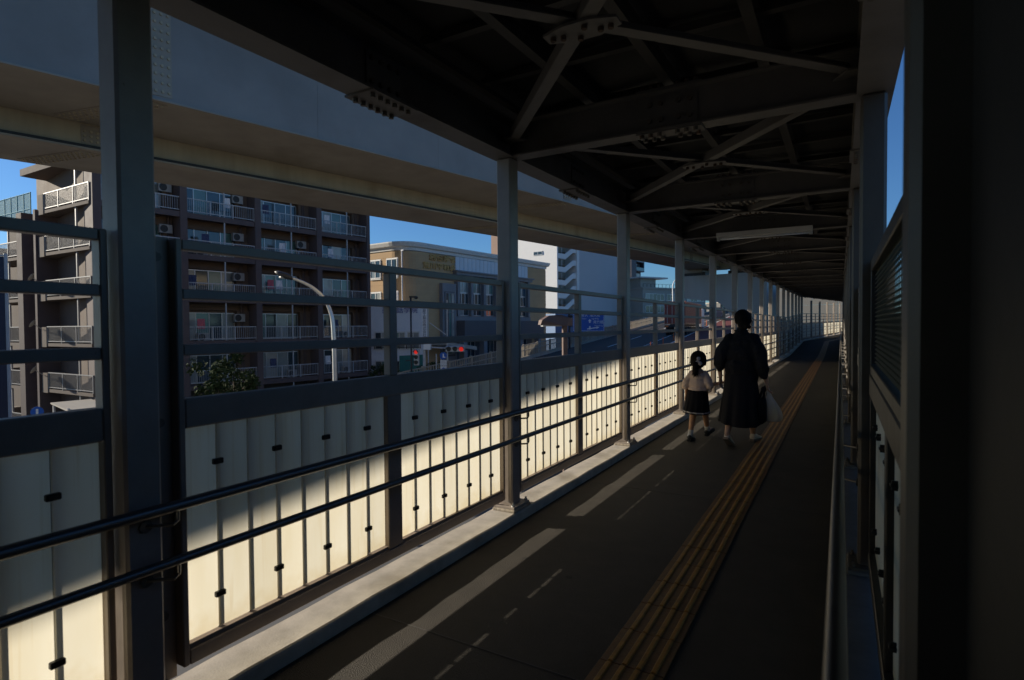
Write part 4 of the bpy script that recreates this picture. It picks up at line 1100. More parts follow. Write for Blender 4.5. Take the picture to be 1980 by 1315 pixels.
# ---- blue building
p = cw(1074, 96); X = frame(p, cdir(60), cdir(150))
bb_ = thing('blue_clad_building', 'bright blue clad low building behind the road railing', 'building', tuple(p+Vector((0,0,GZ))))
b = MB(X); b.box(0,6.5,-6,0,GZ,zz(1090,606,98)); b.build('wall', 'blue', bb_)
b = MB(X); b.box(-.2,6.7,-6.2,.2,zz(1090,606,98),zz(1090,606,98)+.25); b.build('roof', 'greybld', bb_)
for k in range(6):
    b = MB(X); b.box(.1+k*1.07,1.14+k*1.07,0,.04,GZ,zz(1090,606,98)-.1); b.build('cladding_panel', 'blue', bb_)
# ---- blue direction sign
D = 58; a0, a1 = at(1108, 622, D), at(1168.5, 622, D)
pS = (a0+a1)/2; wS = (a1-a0).length; u = (a1-a0).normalized(); u.z = 0; n_ = Vector((u.y, -u.x, 0)); 
if n_.dot(Vector((0,0,0))-pS) < 0: n_ = -n_
sg = thing('direction_sign', 'blue road direction sign with white arrow and bridge names', 'road sign', tuple(pS))
XS2 = frame(pS, u, n_); hS = (640-603.5)/FPX*D
tx = lambda x, z: Matrix.Translation(XS2 @ Vector((x,.035,z))) @ Matrix(((u.x,0,n_.x,0),(u.y,0,n_.y,0),(0,1,0,0),(0,0,0,1)))
b = MB(XS2); b.box(-wS/2,wS/2,-.02,.02,-hS/2,hS/2); b.build('panel', 'signblue', sg)
b = MB(XS2)
for z in (-hS/2+.03, hS/2-.06): b.box(-wS/2+.04,wS/2-.04,.021,.026,z,z+.03)
for x in (-wS/2+.04, wS/2-.07): b.box(x,x+.03,.021,.0265,-hS/2+.03,hS/2-.03)
b.build('border', 'signwhite', sg)
mp_ = lambda px: (px-1138.25)/60.5*wS
for body, px, py, sz in (('尾久橋',1150.5,610,.36),('Ogu Brdg.',1151,616.3,.19),('尾竹橋',1157,623.5,.36),('Otake Brdg.',1157.5,630,.19),('舎人',1130.5,610,.36),('Toneri',1129,616.3,.19)):
    text_mesh('lettering', body, sz, 'signwhite', tx(mp_(px), (622-py)/FPX*D), sg, .003, .95)
b = MB(XS2); zc = lambda py: (622-py)/FPX*D
b.box(mp_(1139),mp_(1142),.021,.028,zc(637),zc(620)); b.prism([(mp_(1137),zc(621)),(mp_(1144),zc(621)),(mp_(1140.5),zc(617))], .021, .028, 'y')
b.rings([[(mp_(1135.5),y,zc(637.2)),(mp_(1154),y,zc(634.6)),(mp_(1154),y,zc(632.6)),(mp_(1135.5),y,zc(635))] for y in (.021,.029)])
b.prism([(mp_(1153.5),zc(636)),(mp_(1153.5),zc(631.2)),(mp_(1159.5),zc(633))], .021, .029, 'y'); b.build('arrow', 'signwhite', sg)
b = MB(XS2); b.tube([(mp_(1140.5),.03,zc(627.5)),(mp_(1140.5),.036,zc(627.5))], .17, 12); b.build('route_badge', 'signblue', sg)
b = MB(XS2); xp = -wS/2-.35
b.tube([(xp,-.1,GZ-pS.z),(xp,-.1,hS/2+.2)], .11, 10); b.bar((xp,-.1,.55),(wS/2-.2,-.1,.55),.09,.09); b.bar((xp,-.1,-.45),(wS/2-.2,-.1,-.45),.09,.09); b.tube([(xp-.16,-.1,.55),(xp+.3,-.1,.55)], .14, 10); b.build('pole', 'lampblack', sg)

# ---- street lamps, poles and signals
def slamp(label, pts, D, r, m, headlen, name='street_lamp', hd=-1):
    P = [at(x, y, D) for x, y in pts]; base = Vector((P[0].x, P[0].y, GZ))
    t = thing(name, label, 'street lamp', tuple(base))
    sm = []
    for i in range(len(P)-1):
        for k in range(4):
            p0 = P[max(i-1,0)]; p1 = P[i]; p2 = P[i+1]; p3 = P[min(i+2,len(P)-1)]; u = k/4
            sm.append(.5*((2*p1)+(p2-p0)*u+(2*p0-5*p1+4*p2-p3)*u*u+(3*p1-p0-3*p2+p3)*u**3))
    sm.append(P[-1]); rr = [r*(1-.45*i/len(sm)) for i in range(len(sm))]
    b = MB(); b.tube([base]+sm, [r*1.15]+rr, 12); b.build('pole', m, t, smooth=True)
    d = (P[-1]-P[-2]).normalized(); q = P[-1]; e = q+d*headlen
    b = MB(); mid = (q+e)/2; b.rings([[q.lerp(e,f)+Vector((0,0,1))*(s_*math.sin(a))+d.cross(Vector((0,0,1))).normalized()*(s_*1.7*math.cos(a)) for a in [2*math.pi*k/10 for k in range(10)]] for f, s_ in ((-.1,r*.5),(.1,r*1.1),(.4,r*1.35),(.8,r*1.1),(1,r*.3))]); h = b.build('lamp_head', 'lampblack' if m != 'white' else 'white', t, smooth=True)
    b = MB(); b.ball(mid-Vector((0,0,r*.9)), (headlen*.3,headlen*.2,r*.7)); b.build('lens', 'lampwhite', t)
slamp('tall silver street lamp with curved arm in front of the apartment block', [(647,800),(646.5,700),(645,640),(641,607),(628,577),(607,557),(585,545),(566,538)], 20, .085, 'silver', .62)
slamp('slim white street lamp with curved arm far up the ramp', [(1301.5,600),(1301,560),(1302,548),(1307,541),(1313,537.5)], 92, .10, 'white', .9)
pL = at(795, 575, 34); lp = thing('street_lamp', 'thin black lamp post with small hooked head in front of the white building', 'street lamp', (pL.x, pL.y, GZ))
b = MB(); b.tube([Vector((pL.x,pL.y,GZ)), pL], .055, 10); b.build('pole', 'lampblack', lp, smooth=True)
e = pL+cdir(90)*.32; b = MB(); b.bar(pL-cdir(90)*.08+Vector((0,0,.02)), e+Vector((0,0,.02)), .16, .10); b.ball(e-Vector((0,0,.02)), (.14,.1,.09)); b.build('lamp_head', 'lampblack', lp)
q = pL-Vector((0,0,(697-575)/FPX*34)); b = MB(); b.bar(q, q-cdir(90)*.35, .1, .06); b.build('bracket', 'lampblack', lp)
# brown hooded lamp
D = 17; pB = at(1092, 640, D); bl = thing('brown_hooded_lamp', 'brown lamp post with broad angular hood beyond the fence rail', 'street lamp', (pB.x, pB.y, GZ))
uB, nB = cdir(78), cdir(168); XB = frame(Vector((pB.x,pB.y,0)), uB, nB)
zt_ = zz(1075, 609, D); zb3 = zz(1075, 631, D)
b = MB(XB); b.box(-.07,.07,-.07,.07,GZ,zb3+.05,.01); b.build('pole', 'brownlamp', bl)
b = MB(XB); hh = zt_-zb3
b.rings([[(-.78,y*.55,zb3+.05),(-.74,y*.7,zb3+hh*.55),(-.52,y*.6,zt_-.02),(-.15,y*.6,zt_),(.10,y,zb3+hh*.72),(.16,y,zb3+hh*.70),(.16,y,zb3+.02),(-.05,y,zb3+.01)] for y in (-.28,.28)]); b.build('hood', 'brownlamp', bl)
b = MB(XB); b.box(-.70,-.12,-.13,.13,zb3+.0,zb3+.045); b.build('lens', 'lampwhite', bl)
b = MB(XB); b.box(.165,.19,-.12,.12,zb3+.06,zb3+hh*.6); b.build('cover_plate', 'dark', bl)
# traffic signals
def signal(label, c, u, n, vertical, reds, sc=1):
    t = thing('traffic_signal', label, 'traffic signal', tuple(c)); X = frame(c, u, n) @ Matrix.Scale(sc, 4)
    b = MB(X)
    if vertical: b.box(-.19,.19,-.12,.12,-.6,.6,.05)
    else: b.box(-.62,.62,-.12,.12,-.2,.2,.05)
    b.build('housing', 'alu', t)
    for i in (-1,0,1):
        x, z = ((0,i*.38) if vertical else (i*.4,0))
        q = MB(X); q.tube([(x,.12,z),(x,.135,z)], .145, 14); q.build('lamp', 'redlamp' if i == reds else 'offlamp', t)
        q = MB(X); pr = []
        for rad in (.155,.17): pr.append([(rad*math.cos(R(a)), rad*math.sin(R(a))) for a in range(0,181,15)])
        poly = pr[0]+pr[1][::-1]; q.rings([[(x+p_[0],y,z+p_[1]) for p_ in poly] for y in (.12,.32)]); q.build('visor', 'dark', t)
    return t, X
D = 38; c = at(880, 675, D)
signal('horizontal traffic signal showing red on an arm at the street corner', c, cdir(92), cdir(182), False, 1, 1.05)
c2 = at(805, 691, 34)
signal('vertical traffic signal showing red beside the black lamp post', c2, cdir(100), cdir(190), True, 1, .82)
pp = at(820, 671, D); tp = thing('signal_pole', 'grey steel pole with a horizontal arm that carries the signal', 'pole', (pp.x, pp.y, GZ))
b = MB(); b.tube([Vector((pp.x,pp.y,GZ)), pp+Vector((0,0,.5))], .10, 10); b.build('pole', 'polegrey', tp)
b = MB(); b.tube([pp, at(872, 674, D)], .05, 8); b.tube([at(831,624,D), at(862,647,D)], .03, 6); b.build('arm', 'polegrey', tp)
b = MB(); b.box(-.2,.2,-.2,.2,-.3,.3,.03); b2 = MB(frame(at(826,665,D), cdir(90), cdir(180))); b2.box(-.25,.25,-.2,.2,-.4,.35,.04); b2.build('control_box', 'signwhite', tp)
pp = at(865, 580, D+3); fp = thing('flag_pole', 'slim pale pole standing on the street corner before the hall', 'pole', (pp.x, pp.y, GZ))
b = MB(); b.tube([Vector((pp.x,pp.y,GZ)), pp], [.07,.045], 10); b.build('pole', 'polegrey', fp)
# small street signs
D = 36; s0 = at(857, 688, D); st = thing('parking_sign_post', 'grey post with round blue sign over small white plates', 'street sign', (s0.x, s0.y, GZ))
u, n_ = cdir(90), cdir(180); X = frame(s0, u, n_)
b = MB(X); b.tube([(-.16,-.05,.1),(-.16,-.05,GZ-s0.z)], .035, 8); b.tube([(-.45,-.02,.12),(-.45,-.02,GZ-s0.z)], .04, 8); b.build('pole', 'polegrey', st)
b = MB(X); b.tube([(0,0,0),(0,.03,0)], .23, 18); b.build('round_sign', 'signblue', st)
b = MB(X); b.box(-.04,.04,.03,.036,-.12,.13); b.box(-.04,.12,.03,.0365,-.12,-.06); b.build('symbol', 'signwhite', st)
b = MB(X); b.box(-.2,.2,0,.02,-.62,-.27); b.box(-.2,.2,0,.02,-1.1,-.66); b.build('white_plate', 'signwhite', st)
b = MB(X); b.tube([(0,.02,-.85),(0,.026,-.85)], .11, 14); b.build('badge', 'signblue', st)
for i in range(3):
    b = MB(X); b.box(-.15,.15,.02,.026,-.36-.09*i,-.33-.09*i); b.build('stripe', 'polegrey', st)
# far left: round blue sign, parked bicycles' shelter, dark blue banner
s0 = at(68, 797, 30); st = thing('round_blue_sign', 'round blue street sign at the far left below the sunlit wing', 'street sign', (s0.x, s0.y, GZ))
u, n_ = cdir(60), cdir(150); X = frame(s0, cdir(55), cdir(145))
b = MB(X); b.tube([(0,0,0),(0,.03,0)], .28, 18); b.build('round_sign', 'signblue', st)
b = MB(X); b.box(-.05,.05,.03,.036,-.16,.16); b.build('symbol', 'signwhite', st)
b = MB(X); b.tube([(0,-.04,.2),(0,-.04,GZ-s0.z)], .04, 8); b.build('pole', 'polegrey', st)
p = cw(150, 33); sh = thing('bicycle_shelter', 'low white bicycle shelter roof at the foot of the apartment wing', 'shelter', (p.x, p.y, GZ)); X = frame(p, cdir(-55), cdir(-145))
zq = zz(150, 780, 33)
b = MB(X); b.prism([(-1.4,zq-.25),(1.2,zq-.02),(1.2,zq+.06),(-1.4,zq-.17)], -1, 1, 'y'); b.build('roof', 'greybld', sh)
for x in (-1.2,1.0):
    for y in (-.9,.9):
        b = MB(X); b.box(x-.05,x+.05,y-.05,y+.05,GZ,zq-.1); b.build('post', 'polegrey', sh)
p = at(4, 650, 9); bn = thing('dark_blue_banner', 'dark blue vertical banner beside the fence at the far left', 'banner', (p.x, p.y, GZ)); X = frame(p, cdir(60), cdir(150))
b = MB(X); b.box(-.9,.05,-.01,.01,-1.5,1.25); b.build('cloth', 'navy', bn)
b = MB(X); b.tube([(.07,0,1.3),(.07,0,GZ-p.z)], .025, 8); b.bar((-.9,0,1.27),(.07,0,1.27),.02,.02); b.build('pole', 'polegrey', bn)
# ---- trees
def tree(label, c, H, rx, rz, n, m='leaf', leaf=.16, seed=1):
    rnd = random.Random(seed); base = Vector((c.x, c.y, GZ)); t = thing('street_tree', label, 'tree', tuple(base))
    b = MB(); top = base+Vector((0,0,H-rz*.6)); b.tube([base, base.lerp(top,.5)+Vector((.1,.05,0)), top], [.16,.11,.04], 8)
    cen = base+Vector((0,0,H-rz)); limbs = []
    for k in range(9):
        a = k*2.4; e = cen+Vector((math.cos(a)*rx*.7, math.sin(a)*rx*.7, rnd.uniform(-.3,.6)*rz)); s = base.lerp(top, rnd.uniform(.45,.85)); b.tube([s, s.lerp(e,.5)+Vector((0,0,.15)), e], [.06,.04,.015], 6); limbs.append(e)
    b.build('trunk', 'bark', t)
    b = MB(); cl = [(cen+Vector((rnd.gauss(0,.5)*rx, rnd.gauss(0,.5)*rx, rnd.gauss(0,.45)*rz)), rnd.uniform(.14,.42)*min(rx,rz)) for _ in range(22)]+[(e, rnd.uniform(.2,.42)*min(rx,rz)) for e in limbs]
    for _ in range(n):
        cc, rr = rnd.choice(cl); d = Vector((rnd.gauss(0,1),rnd.gauss(0,1),rnd.gauss(0,1))); d.normalize(); p = cc+d*rr*rnd.uniform(.4,1.05)
        u = Vector((rnd.gauss(0,1),rnd.gauss(0,1),rnd.gauss(0,.6))).normalized(); v = u.cross(d); 
        if v.length < .05: continue
        v.normalize(); s = leaf*rnd.uniform(.6,1.2)
        b.face([p-u*s*.5, p+v*s*.28, p+u*s*.5+d*s*.1, p-v*s*.28])
    tag(b.build('crown', m, t, recalc=False), kind=None)
tree('dark bushy tree below the left bay of the apartment block', cw(450, 27), zz(450,700,27)-GZ, 1.35, 1.4, 3600, leaf=.20, seed=3)
tree('small dark tree between the apartment block and the white building', cw(738, 44), zz(738,693,44)-GZ, 1.1, 1.6, 3000, seed=5)
tree('small leafy tree at the street corner under the signal arm', cw(838, 40), zz(838,690,40)-GZ, .8, 1.0, 1800, seed=8)
# ================================================================== people
def blob(name, m, parent, caps, balls, vox, smooth=6):
    """one continuous surface grown round tapered limbs"""
    b = MB()
    for p, q, r0, r1 in caps:
        p, q = Vector(p), Vector(q); n = max(2, int((q-p).length/.03))
        b.tube([p.lerp(q, i/n) for i in range(n+1)], [r0+(r1-r0)*i/n for i in range(n+1)], 12)
        b.ball(p, r0, 12, 8); b.ball(q, r1, 12, 8)
    for c, r in balls: b.ball(c, r, 16, 12)
    o = b.build(name, m, parent, smooth=True, world=False)
    md = o.modifiers.new('remesh', 'REMESH'); md.mode = 'VOXEL'; md.voxel_size = vox; md.use_smooth_shade = True
    s = o.modifiers.new('smooth', 'SMOOTH'); s.factor = .5; s.iterations = smooth
    return o
def ring(cx, cy, z, a, d, n=36, e=2.2, fold=0, fk=9, ph=0, dz=0):
    out = []
    for k in range(n):
        t = 2*math.pi*k/n; c, s = math.cos(t), math.sin(t)
        f = 1+fold*math.sin(fk*t+ph)+fold*.6*math.sin(fk*1.7*t+ph*2.3)
        out.append((cx+a*f*math.copysign(abs(c)**(2/e), c), cy+d*f*math.copysign(abs(s)**(2/e), s), z+dz*math.sin(2*t+ph)))
    return out
def loft_(name, m, parent, rr, cap=True, sub=1):
    b = MB(); b.rings(rr, cap); o = b.build(name, m, parent, smooth=True, world=False)
    if sub: md = o.modifiers.new('subdivision', 'SUBSURF'); md.levels = sub; md.render_levels = sub
    return o
def hand_caps(w_, d, side, s=1.0, curl=.5):
    """palm and five fingers hanging from wrist w_ along d; side = direction of the thumb; curl bends the fingers"""
    w_, d, side = Vector(w_), Vector(d).normalized(), Vector(side).normalized(); nrm = d.cross(side).normalized()
    caps = []
    for i in range(4):
        o = (i-1.5)*.019*s; k = w_+d*.085*s-side*o*(-1)
        k = w_+d*(.082-.006*abs(i-1.2))*s+side*(1.5-i)*.019*s
        caps.append((w_+d*.012*s+side*(1.5-i)*.010*s, k, .013*s, .0115*s))
        ln = (.068,.076,.072,.056)[i]*s; a = k; dd = d.copy()
        for j, (f, r0, r1) in enumerate(((.45,.0095,.0085),(.30,.0085,.0078),(.25,.0078,.0066))):
            dd = (dd+nrm*curl*(.5,.9,.9)[j]).normalized(); e = a+dd*ln*f; caps.append((a, e, r0*s, r1*s)); a = e
    a = w_+d*.022*s+side*.022*s; e = a+(d*.6+side*.75).normalized()*.034*s; caps.append((w_+d*.015*s, a, .014*s, .012*s)); caps.append((a, e, .0115*s, .0095*s))
    e2 = e+(d*.9+side*.15+nrm*curl*.6).normalized()*.03*s; caps.append((e, e2, .0095*s, .0075*s))
    return caps
def head_balls(c, s=1.0, turn=0):
    c = Vector(c); q = Matrix.Rotation(turn, 3, 'Z')
    def P(x, y, z): return c+q@Vector((x*s, y*s, z*s))
    B = [(P(0,-.012,.022),(.073*s,.090*s,.088*s)), (P(0,.025,-.035),(.055*s,.062*s,.070*s)), (P(0,.052,-.075),(.026*s,.024*s,.022*s)),
         (P(0,.091,-.022),(.011*s,.015*s,.013*s)), (P(0,.088,-.002),(.007*s,.010*s,.022*s)), (P(0,.079,-.052),(.020*s,.010*s,.006*s)), (P(0,.076,-.060),(.018*s,.010*s,.006*s)),
         (P(.034,.066,-.018),(.022*s,.018*s,.018*s)), (P(-.034,.066,-.018),(.022*s,.018*s,.018*s)), (P(0,.072,.026),(.045*s,.016*s,.012*s))]
    for sg in (-1,1): B.append((P(sg*.073,-.006,-.012),(.008*s,.018*s,.029*s)))
    return B, P
def face_parts(par, P, s):
    for sg in (-1,1):
        b = MB(); b.ball(P(sg*.030,.078,.006), .0095*s, 10, 8); b.build('eye', 'eye', par, smooth=True, world=False)
        b = MB(); b.tube([P(sg*.047,.074,.026),P(sg*.03,.086,.031),P(sg*.013,.086,.027)], .0035*s, 6); b.build('eyebrow', 'hair', par, world=False)
    b = MB(); b.tube([P(-.018,.086,-.056),P(0,.091,-.055),P(.018,.086,-.056)], .0038*s, 6); b.build('lips', 'skin', par, world=False)
def shoe(name, m, par, heel, toe, L_, wd, h, sole_m, up=None, n=10):
    heel, toe = Vector(heel), Vector(toe); d = (toe-heel).normalized(); sd = d.cross(Vector((0,0,1))).normalized(); u = sd.cross(d)
    prof = [(0,.62,.95),(.06,.80,1.0),(.2,.84,1.0),(.36,.82,.86),(.55,.95,.62),(.72,1.0,.48),(.88,.86,.38),(.97,.55,.26),(1.0,.25,.16)]
    rr = []
    for f, a, hh in prof:
        c = heel+d*f*L_; rr.append([c+sd*(math.cos(t)*wd/2*a)+u*(h*hh*.5+math.sin(t)*h*hh*.5+.012) for t in [2*math.pi*k/14 for k in range(14)]])
    o = loft_(name, m, par, rr)
    rr = []
    for f, a, hh in prof:
        c = heel+d*(f*1.03-.015)*L_; w2 = wd/2*min(1, a*1.08)
        rr.append([c+sd*x*w2+u*z for x, z in ((-1,0),(-1,.022),(-.6,.026),(.6,.026),(1,.022),(1,0),(.6,-.002),(-.6,-.002))])
    b = MB(); b.rings(rr); b.build('sole', sole_m, o, world=False)
    b = MB()
    for f in (.40,.47,.54): 
        c = heel+d*f*L_; hh = h*(.82-.9*(f-.36)); b.tube([c+sd*(-wd*.25)+u*(hh*.93+.008), c+u*(hh+.016), c+sd*(wd*.25)+u*(hh*.93+.008)], .004, 5)
    b.build('laces', m, o, world=False)
    return o
# ---- the woman
WO = Vector((-1.02, 7.10, 0))
wm = thing('person', 'woman in loose black blouse and long black skirt walking hand in hand with a child', 'person', tuple(WO))
HB, P = head_balls((.020, .012, 1.452), 1.0, R(22))
wristL, wristR = Vector((-.222,.03,.775)), Vector((.285,.02,.735))
caps = [((.015,-.005,1.37),(.015,-.02,1.27),.047,.055), ((.015,-.005,1.24),(.015,0,.92),.085,.085), ((.015,0,.95),(.015,0,.80),.10,.11),
  ((.015,-.01,1.235),(-.135,-.02,1.215),.05,.045), ((.015,-.01,1.235),(.165,-.02,1.215),.05,.045),
  ((-.14,-.02,1.22),(-.225,-.05,.98),.046,.038), ((-.225,-.05,.98),tuple(wristL),.036,.023),
  ((.17,-.02,1.22),(.245,-.06,.965),.046,.038), ((.245,-.06,.965),tuple(wristR),.036,.023),
  ((-.06,0,.82),(-.075,.0,.45),.085,.055), ((-.075,.0,.45),(-.085,-.12,.33),.054,.055), ((-.085,-.12,.33),(-.098,-.27,.155),.050,.030),
  ((.09,0,.82),(.105,.16,.45),.085,.055), ((.105,.16,.45),(.105,.19,.32),.054,.055), ((.105,.19,.32),(.108,.285,.085),.050,.031),
  ((-.098,-.27,.155),(-.085,-.20,.06),.028,.024), ((.108,.285,.085),(.12,.38,.035),.028,.024)]
caps += hand_caps(wristL, (-.10,.25,-.9), (.2,1,.1), 1.0, .55)
caps += hand_caps(wristR, (.12,.10,-1), (-.2,1,.1), 1.0, .95)
body = blob('body', 'skin', wm, caps, HB, .0055)
face_parts(wm, P, 1.0)
# hair: cap drawn back to a low bun
hb = [(P(0,-.022,.030),(.086,.098,.092)), (P(0,-.055,.0),(.080,.070,.085)), (P(0,-.070,-.055),(.064,.050,.055)), (P(0,-.02,.035),(.092,.100,.094)), (P(.075,-.02,.0),(.018,.045,.05)), (P(-.072,-.025,.005),(.016,.042,.05)),
      (P(.028,-.118,-.062),(.034,.030,.030)), (P(.045,-.112,-.078),(.026,.024,.024)), (P(.015,-.11,-.08),(.026,.026,.022)), (P(0,.03,.085),(.06,.055,.028))]
hair = blob('hair', 'hair', wm, [], hb, .006, 4)
b = MB(); rnd = random.Random(4)
for k in range(60):
    a = rnd.uniform(-1.9, 1.9)-math.pi/2; r0 = .088; c = P(r0*math.cos(a), r0*math.sin(a)-.015, rnd.uniform(.02,.10)); e = P(.03+rnd.gauss(0,.02), -.115+rnd.gauss(0,.012), -.06+rnd.gauss(0,.02)); mid = (c+e)/2+(P(math.cos(a),math.sin(a),0)-P(0,0,0))*.022
    b.tube([c, mid, e], .0016, 4)
for k in range(12):
    s = P(rnd.gauss(.03,.05), -.09, -.07+rnd.gauss(0,.015)); b.tube([s, s+Vector((rnd.gauss(0,.012),-.012,-.025)), s+Vector((rnd.gauss(.01,.02),-.01,-.05+rnd.gauss(0,.01)))], .0011, 4)
b.build('hair_strands', 'hair', wm, world=False)
b = MB(); b.ball(P(.028,-.120,-.050), (.012,.008,.009)); b.build('hair_tie', 'alu', wm, world=False)
# blouse: torso and gathered elbow sleeves in one cloth surface
tc = [((-.095,-.02,1.222),(-.190,-.045,1.07),.082,.086), ((-.190,-.045,1.07),(-.216,-.035,.95),.086,.070), ((-.216,-.035,.95),(-.214,-.03,.895),.068,.046),
      ((.130,-.02,1.222),(.215,-.05,1.06),.082,.086), ((.215,-.05,1.06),(.246,-.05,.91),.086,.074), ((.250,-.05,.90),(.262,-.045,.825),.070,.052),
      ((.015,-.015,1.26),(.016,-.012,1.335),.075,.060)]
tb = [((.015,-.015,1.19),(.185,.115,.11)), ((.015,-.015,1.06),(.19,.13,.18)), ((.015,-.01,.92),(.185,.135,.17)), ((.015,0,.80),(.182,.14,.10)), ((.015,-.015,1.25),(.14,.10,.065)), ((.015,-.02,1.285),(.095,.085,.055)), ((.015,0,.86),(.18,.145,.13))]
bl_ = blob('blouse', 'blackdress', wm, tc, tb, .0075, 3)
tx_ = bpy.data.textures.new('cloth_folds', 'CLOUDS'); tx_.noise_scale = .11; tx_.noise_depth = 2
def folds(o, k, tex=tx_):
    d = o.modifiers.new('folds', 'DISPLACE'); d.texture = tex; d.strength = k; d.mid_level = .5
folds(bl_, .045)
rr = []
for i in range(15):
    f = i/14; z = .86-.615*f
    rr.append(ring(.012+.0*f, .0-.03*f, z, .165+.068*f**1.1, .125+.155*f, 64, 2.1, .006+.06*f, 8, .6, .014*f))
rr.append(ring(.012,-.03,.262,.215,.262,64,2.1,.05,7,.6,.012)); rr.append(ring(.012,.01,.5,.18,.17,64,2.1,.02,7,.6))
sk = loft_('skirt', 'blackdress', wm, rr, True, 1)
b = MB(); b.tube([(.02-.06,-.02,1.33),(.02,-.075,1.335),(.085,-.03,1.33),(.07,.05,1.315),(.015,.07,1.305),(-.04,.05,1.315),(-.05,-.02,1.33)], .012, 8); b.build('collar', 'blackdress', wm, smooth=True, world=False)
shoe('sneaker', 'sneaker', wm, (-.108,-.315,.105), (-.075,-.15,.0), .235, .085, .085, 'sole')
shoe('sneaker', 'sneaker', wm, (.100,.245,.0), (.165,.47,.0), .235, .088, .085, 'sole')
# ---- the girl
GO = Vector((-1.50, 7.15, 0))
gl = thing('person', 'small girl in cream shirt and black skirt with white bow in her ponytail', 'person', tuple(GO))
HB, P = head_balls((-.006, .015, .965), .93, R(8))
wr = Vector((.245,.0,.705)); wl = Vector((-.155,.03,.545))
caps = [((-.006,.0,.90),(-.005,-.01,.84),.034,.040), ((-.005,-.01,.80),(-.005,0,.64),.082,.085), ((-.005,0,.66),(-.005,0,.56),.09,.095),
  ((0,-.01,.82),(-.085,-.01,.805),.042,.036), ((0,-.01,.82),(.085,-.01,.805),.042,.036),
  ((-.088,-.01,.80),(-.135,-.035,.66),.032,.027), ((-.135,-.035,.66),tuple(wl),.026,.017),
  ((.088,-.01,.80),(.125,-.05,.675),.032,.027), ((.125,-.05,.675),tuple(wr),.026,.018),
  ((-.05,0,.56),(-.065,.0,.31),.058,.043), ((-.065,.0,.31),(-.075,-.10,.09),.042,.027),
  ((.045,0,.56),(.052,.12,.32),.058,.042), ((.052,.12,.32),(.058,.22,.115),.041,.026),
  ((-.075,-.10,.09),(-.075,-.03,.03),.026,.022), ((.058,.22,.115),(.085,.29,.08),.025,.022)]
caps += hand_caps(wr, (.9,.15,.15), (.1,1,.1), .72, .5)
caps += hand_caps(wl, (-.1,.1,-1), (.3,1,0), .72, .4)
blob('body', 'skinf', gl, caps, HB, .0045)
face_parts(gl, P, .93)
hb = [(P(0,-.020,.030),(.096,.104,.098)), (P(0,-.055,-.005),(.090,.072,.090)), (P(0,-.06,-.05),(.066,.05,.045)), (P(.082,-.01,-.005),(.020,.045,.058)), (P(-.082,-.01,-.005),(.020,.045,.058)), (P(0,.045,.075),(.07,.055,.03))]
blob('hair', 'hair', gl, [((0,-.105,.975),(-.006,-.125,.93),.028,.042), ((-.006,-.125,.93),(-.016,-.120,.85),.042,.036), ((-.016,-.120,.85),(-.022,-.11,.785),.035,.010)], hb, .006, 3)
b = MB(); rnd = random.Random(9)
for k in range(46):
    b.tube([Vector((rnd.gauss(0,.008),-.118,.96)), Vector((-.008+rnd.gauss(0,.020),-.135+rnd.gauss(0,.012),.88)), Vector((-.020+rnd.gauss(0,.022),-.118+rnd.gauss(0,.012),.79+rnd.gauss(0,.02)))], .0016, 4)
for k in range(16):
    sd = -1 if k % 2 else .6
    s = P(sd*.088, -.03+rnd.gauss(0,.03), rnd.uniform(-.06,.02)); b.tube([s, s+Vector((sd*.014,-.004,-.012)), s+Vector((sd*(.02+abs(rnd.gauss(0,.012))),-.006,-.03+rnd.gauss(0,.015)))], .0012, 4)
b.build('hair_strands', 'hair', gl, world=False)
b = MB()
def lobe(c, d, l, w2):
    c = Vector(c); d = Vector(d).normalized(); s = d.cross(Vector((0,1,0))).normalized(); rr = []
    for f, k in ((0,.25),(.25,.75),(.6,1),(.9,.75),(1,.35)): rr.append([c+d*l*f+s*math.cos(t)*w2*k+Vector((0,1,0))*math.sin(t)*.013*(.4+k) for t in [2*math.pi*q/12 for q in range(12)]])
    b.rings(rr)
lobe((.018,-.135,.972),(.35,0,1),.050,.024); lobe((.018,-.135,.968),(.75,0,-.75),.062,.026); lobe((.016,-.135,.970),(-.9,0,-.35),.020,.010)
b.ball((.017,-.140,.970),(.012,.012,.012)); b.build('hair_bow', 'bow', gl, smooth=True, world=False)
tc = [((-.075,-.01,.805),(-.130,-.03,.70),.046,.052), ((-.130,-.03,.70),(-.152,-.035,.655),.054,.046), ((.075,-.01,.805),(.120,-.04,.71),.046,.052), ((.120,-.04,.71),(.142,-.05,.670),.052,.044), ((0,-.01,.845),(0,-.01,.855),.043,.040)]
tb = [((-.004,-.008,.775),(.118,.088,.075)), ((-.004,-.006,.69),(.122,.10,.11)), ((-.004,-.002,.625),(.126,.105,.05)), ((0,-.01,.825),(.075,.06,.03))]
sh_ = blob('shirt', 'shirt', gl, tc, tb, .006, 4); folds(sh_, .016)
def skirt_rings(z0, z1, a0, a1, n=11):
    rr = []
    for i in range(n):
        f = i/(n-1); rr.append(ring(-.006-.022*f, 0, z0+(z1-z0)*f, a0+(a1-a0)*f, a0*.85+(a1*.92-a0*.85)*f, 72, 2.1, .006+.035*f, 13, .4, .006*f))
    return rr
rr = skirt_rings(.635, .318, .112, .155)
rr += [ring(-.028,0,.322,.148,.136,72,2.1,.04,13,.4,.006), ring(-.01,0,.5,.115,.10,72,2.1,.01,13,.4)]
loft_('skirt', 'blackskirt', gl, rr, True, 1)
rr = []
for z, o in ((.352,.0035),(.350,.0055),(.338,.0060),(.336,.004)):
    f = (.635-z)/(.635-.318); rr.append(ring(-.006-.022*f,0,z,.112+.043*f+o,(.112*.85+(.155*.92-.112*.85)*f)+o,72,2.1,.006+.035*f,13,.4,.006*f))
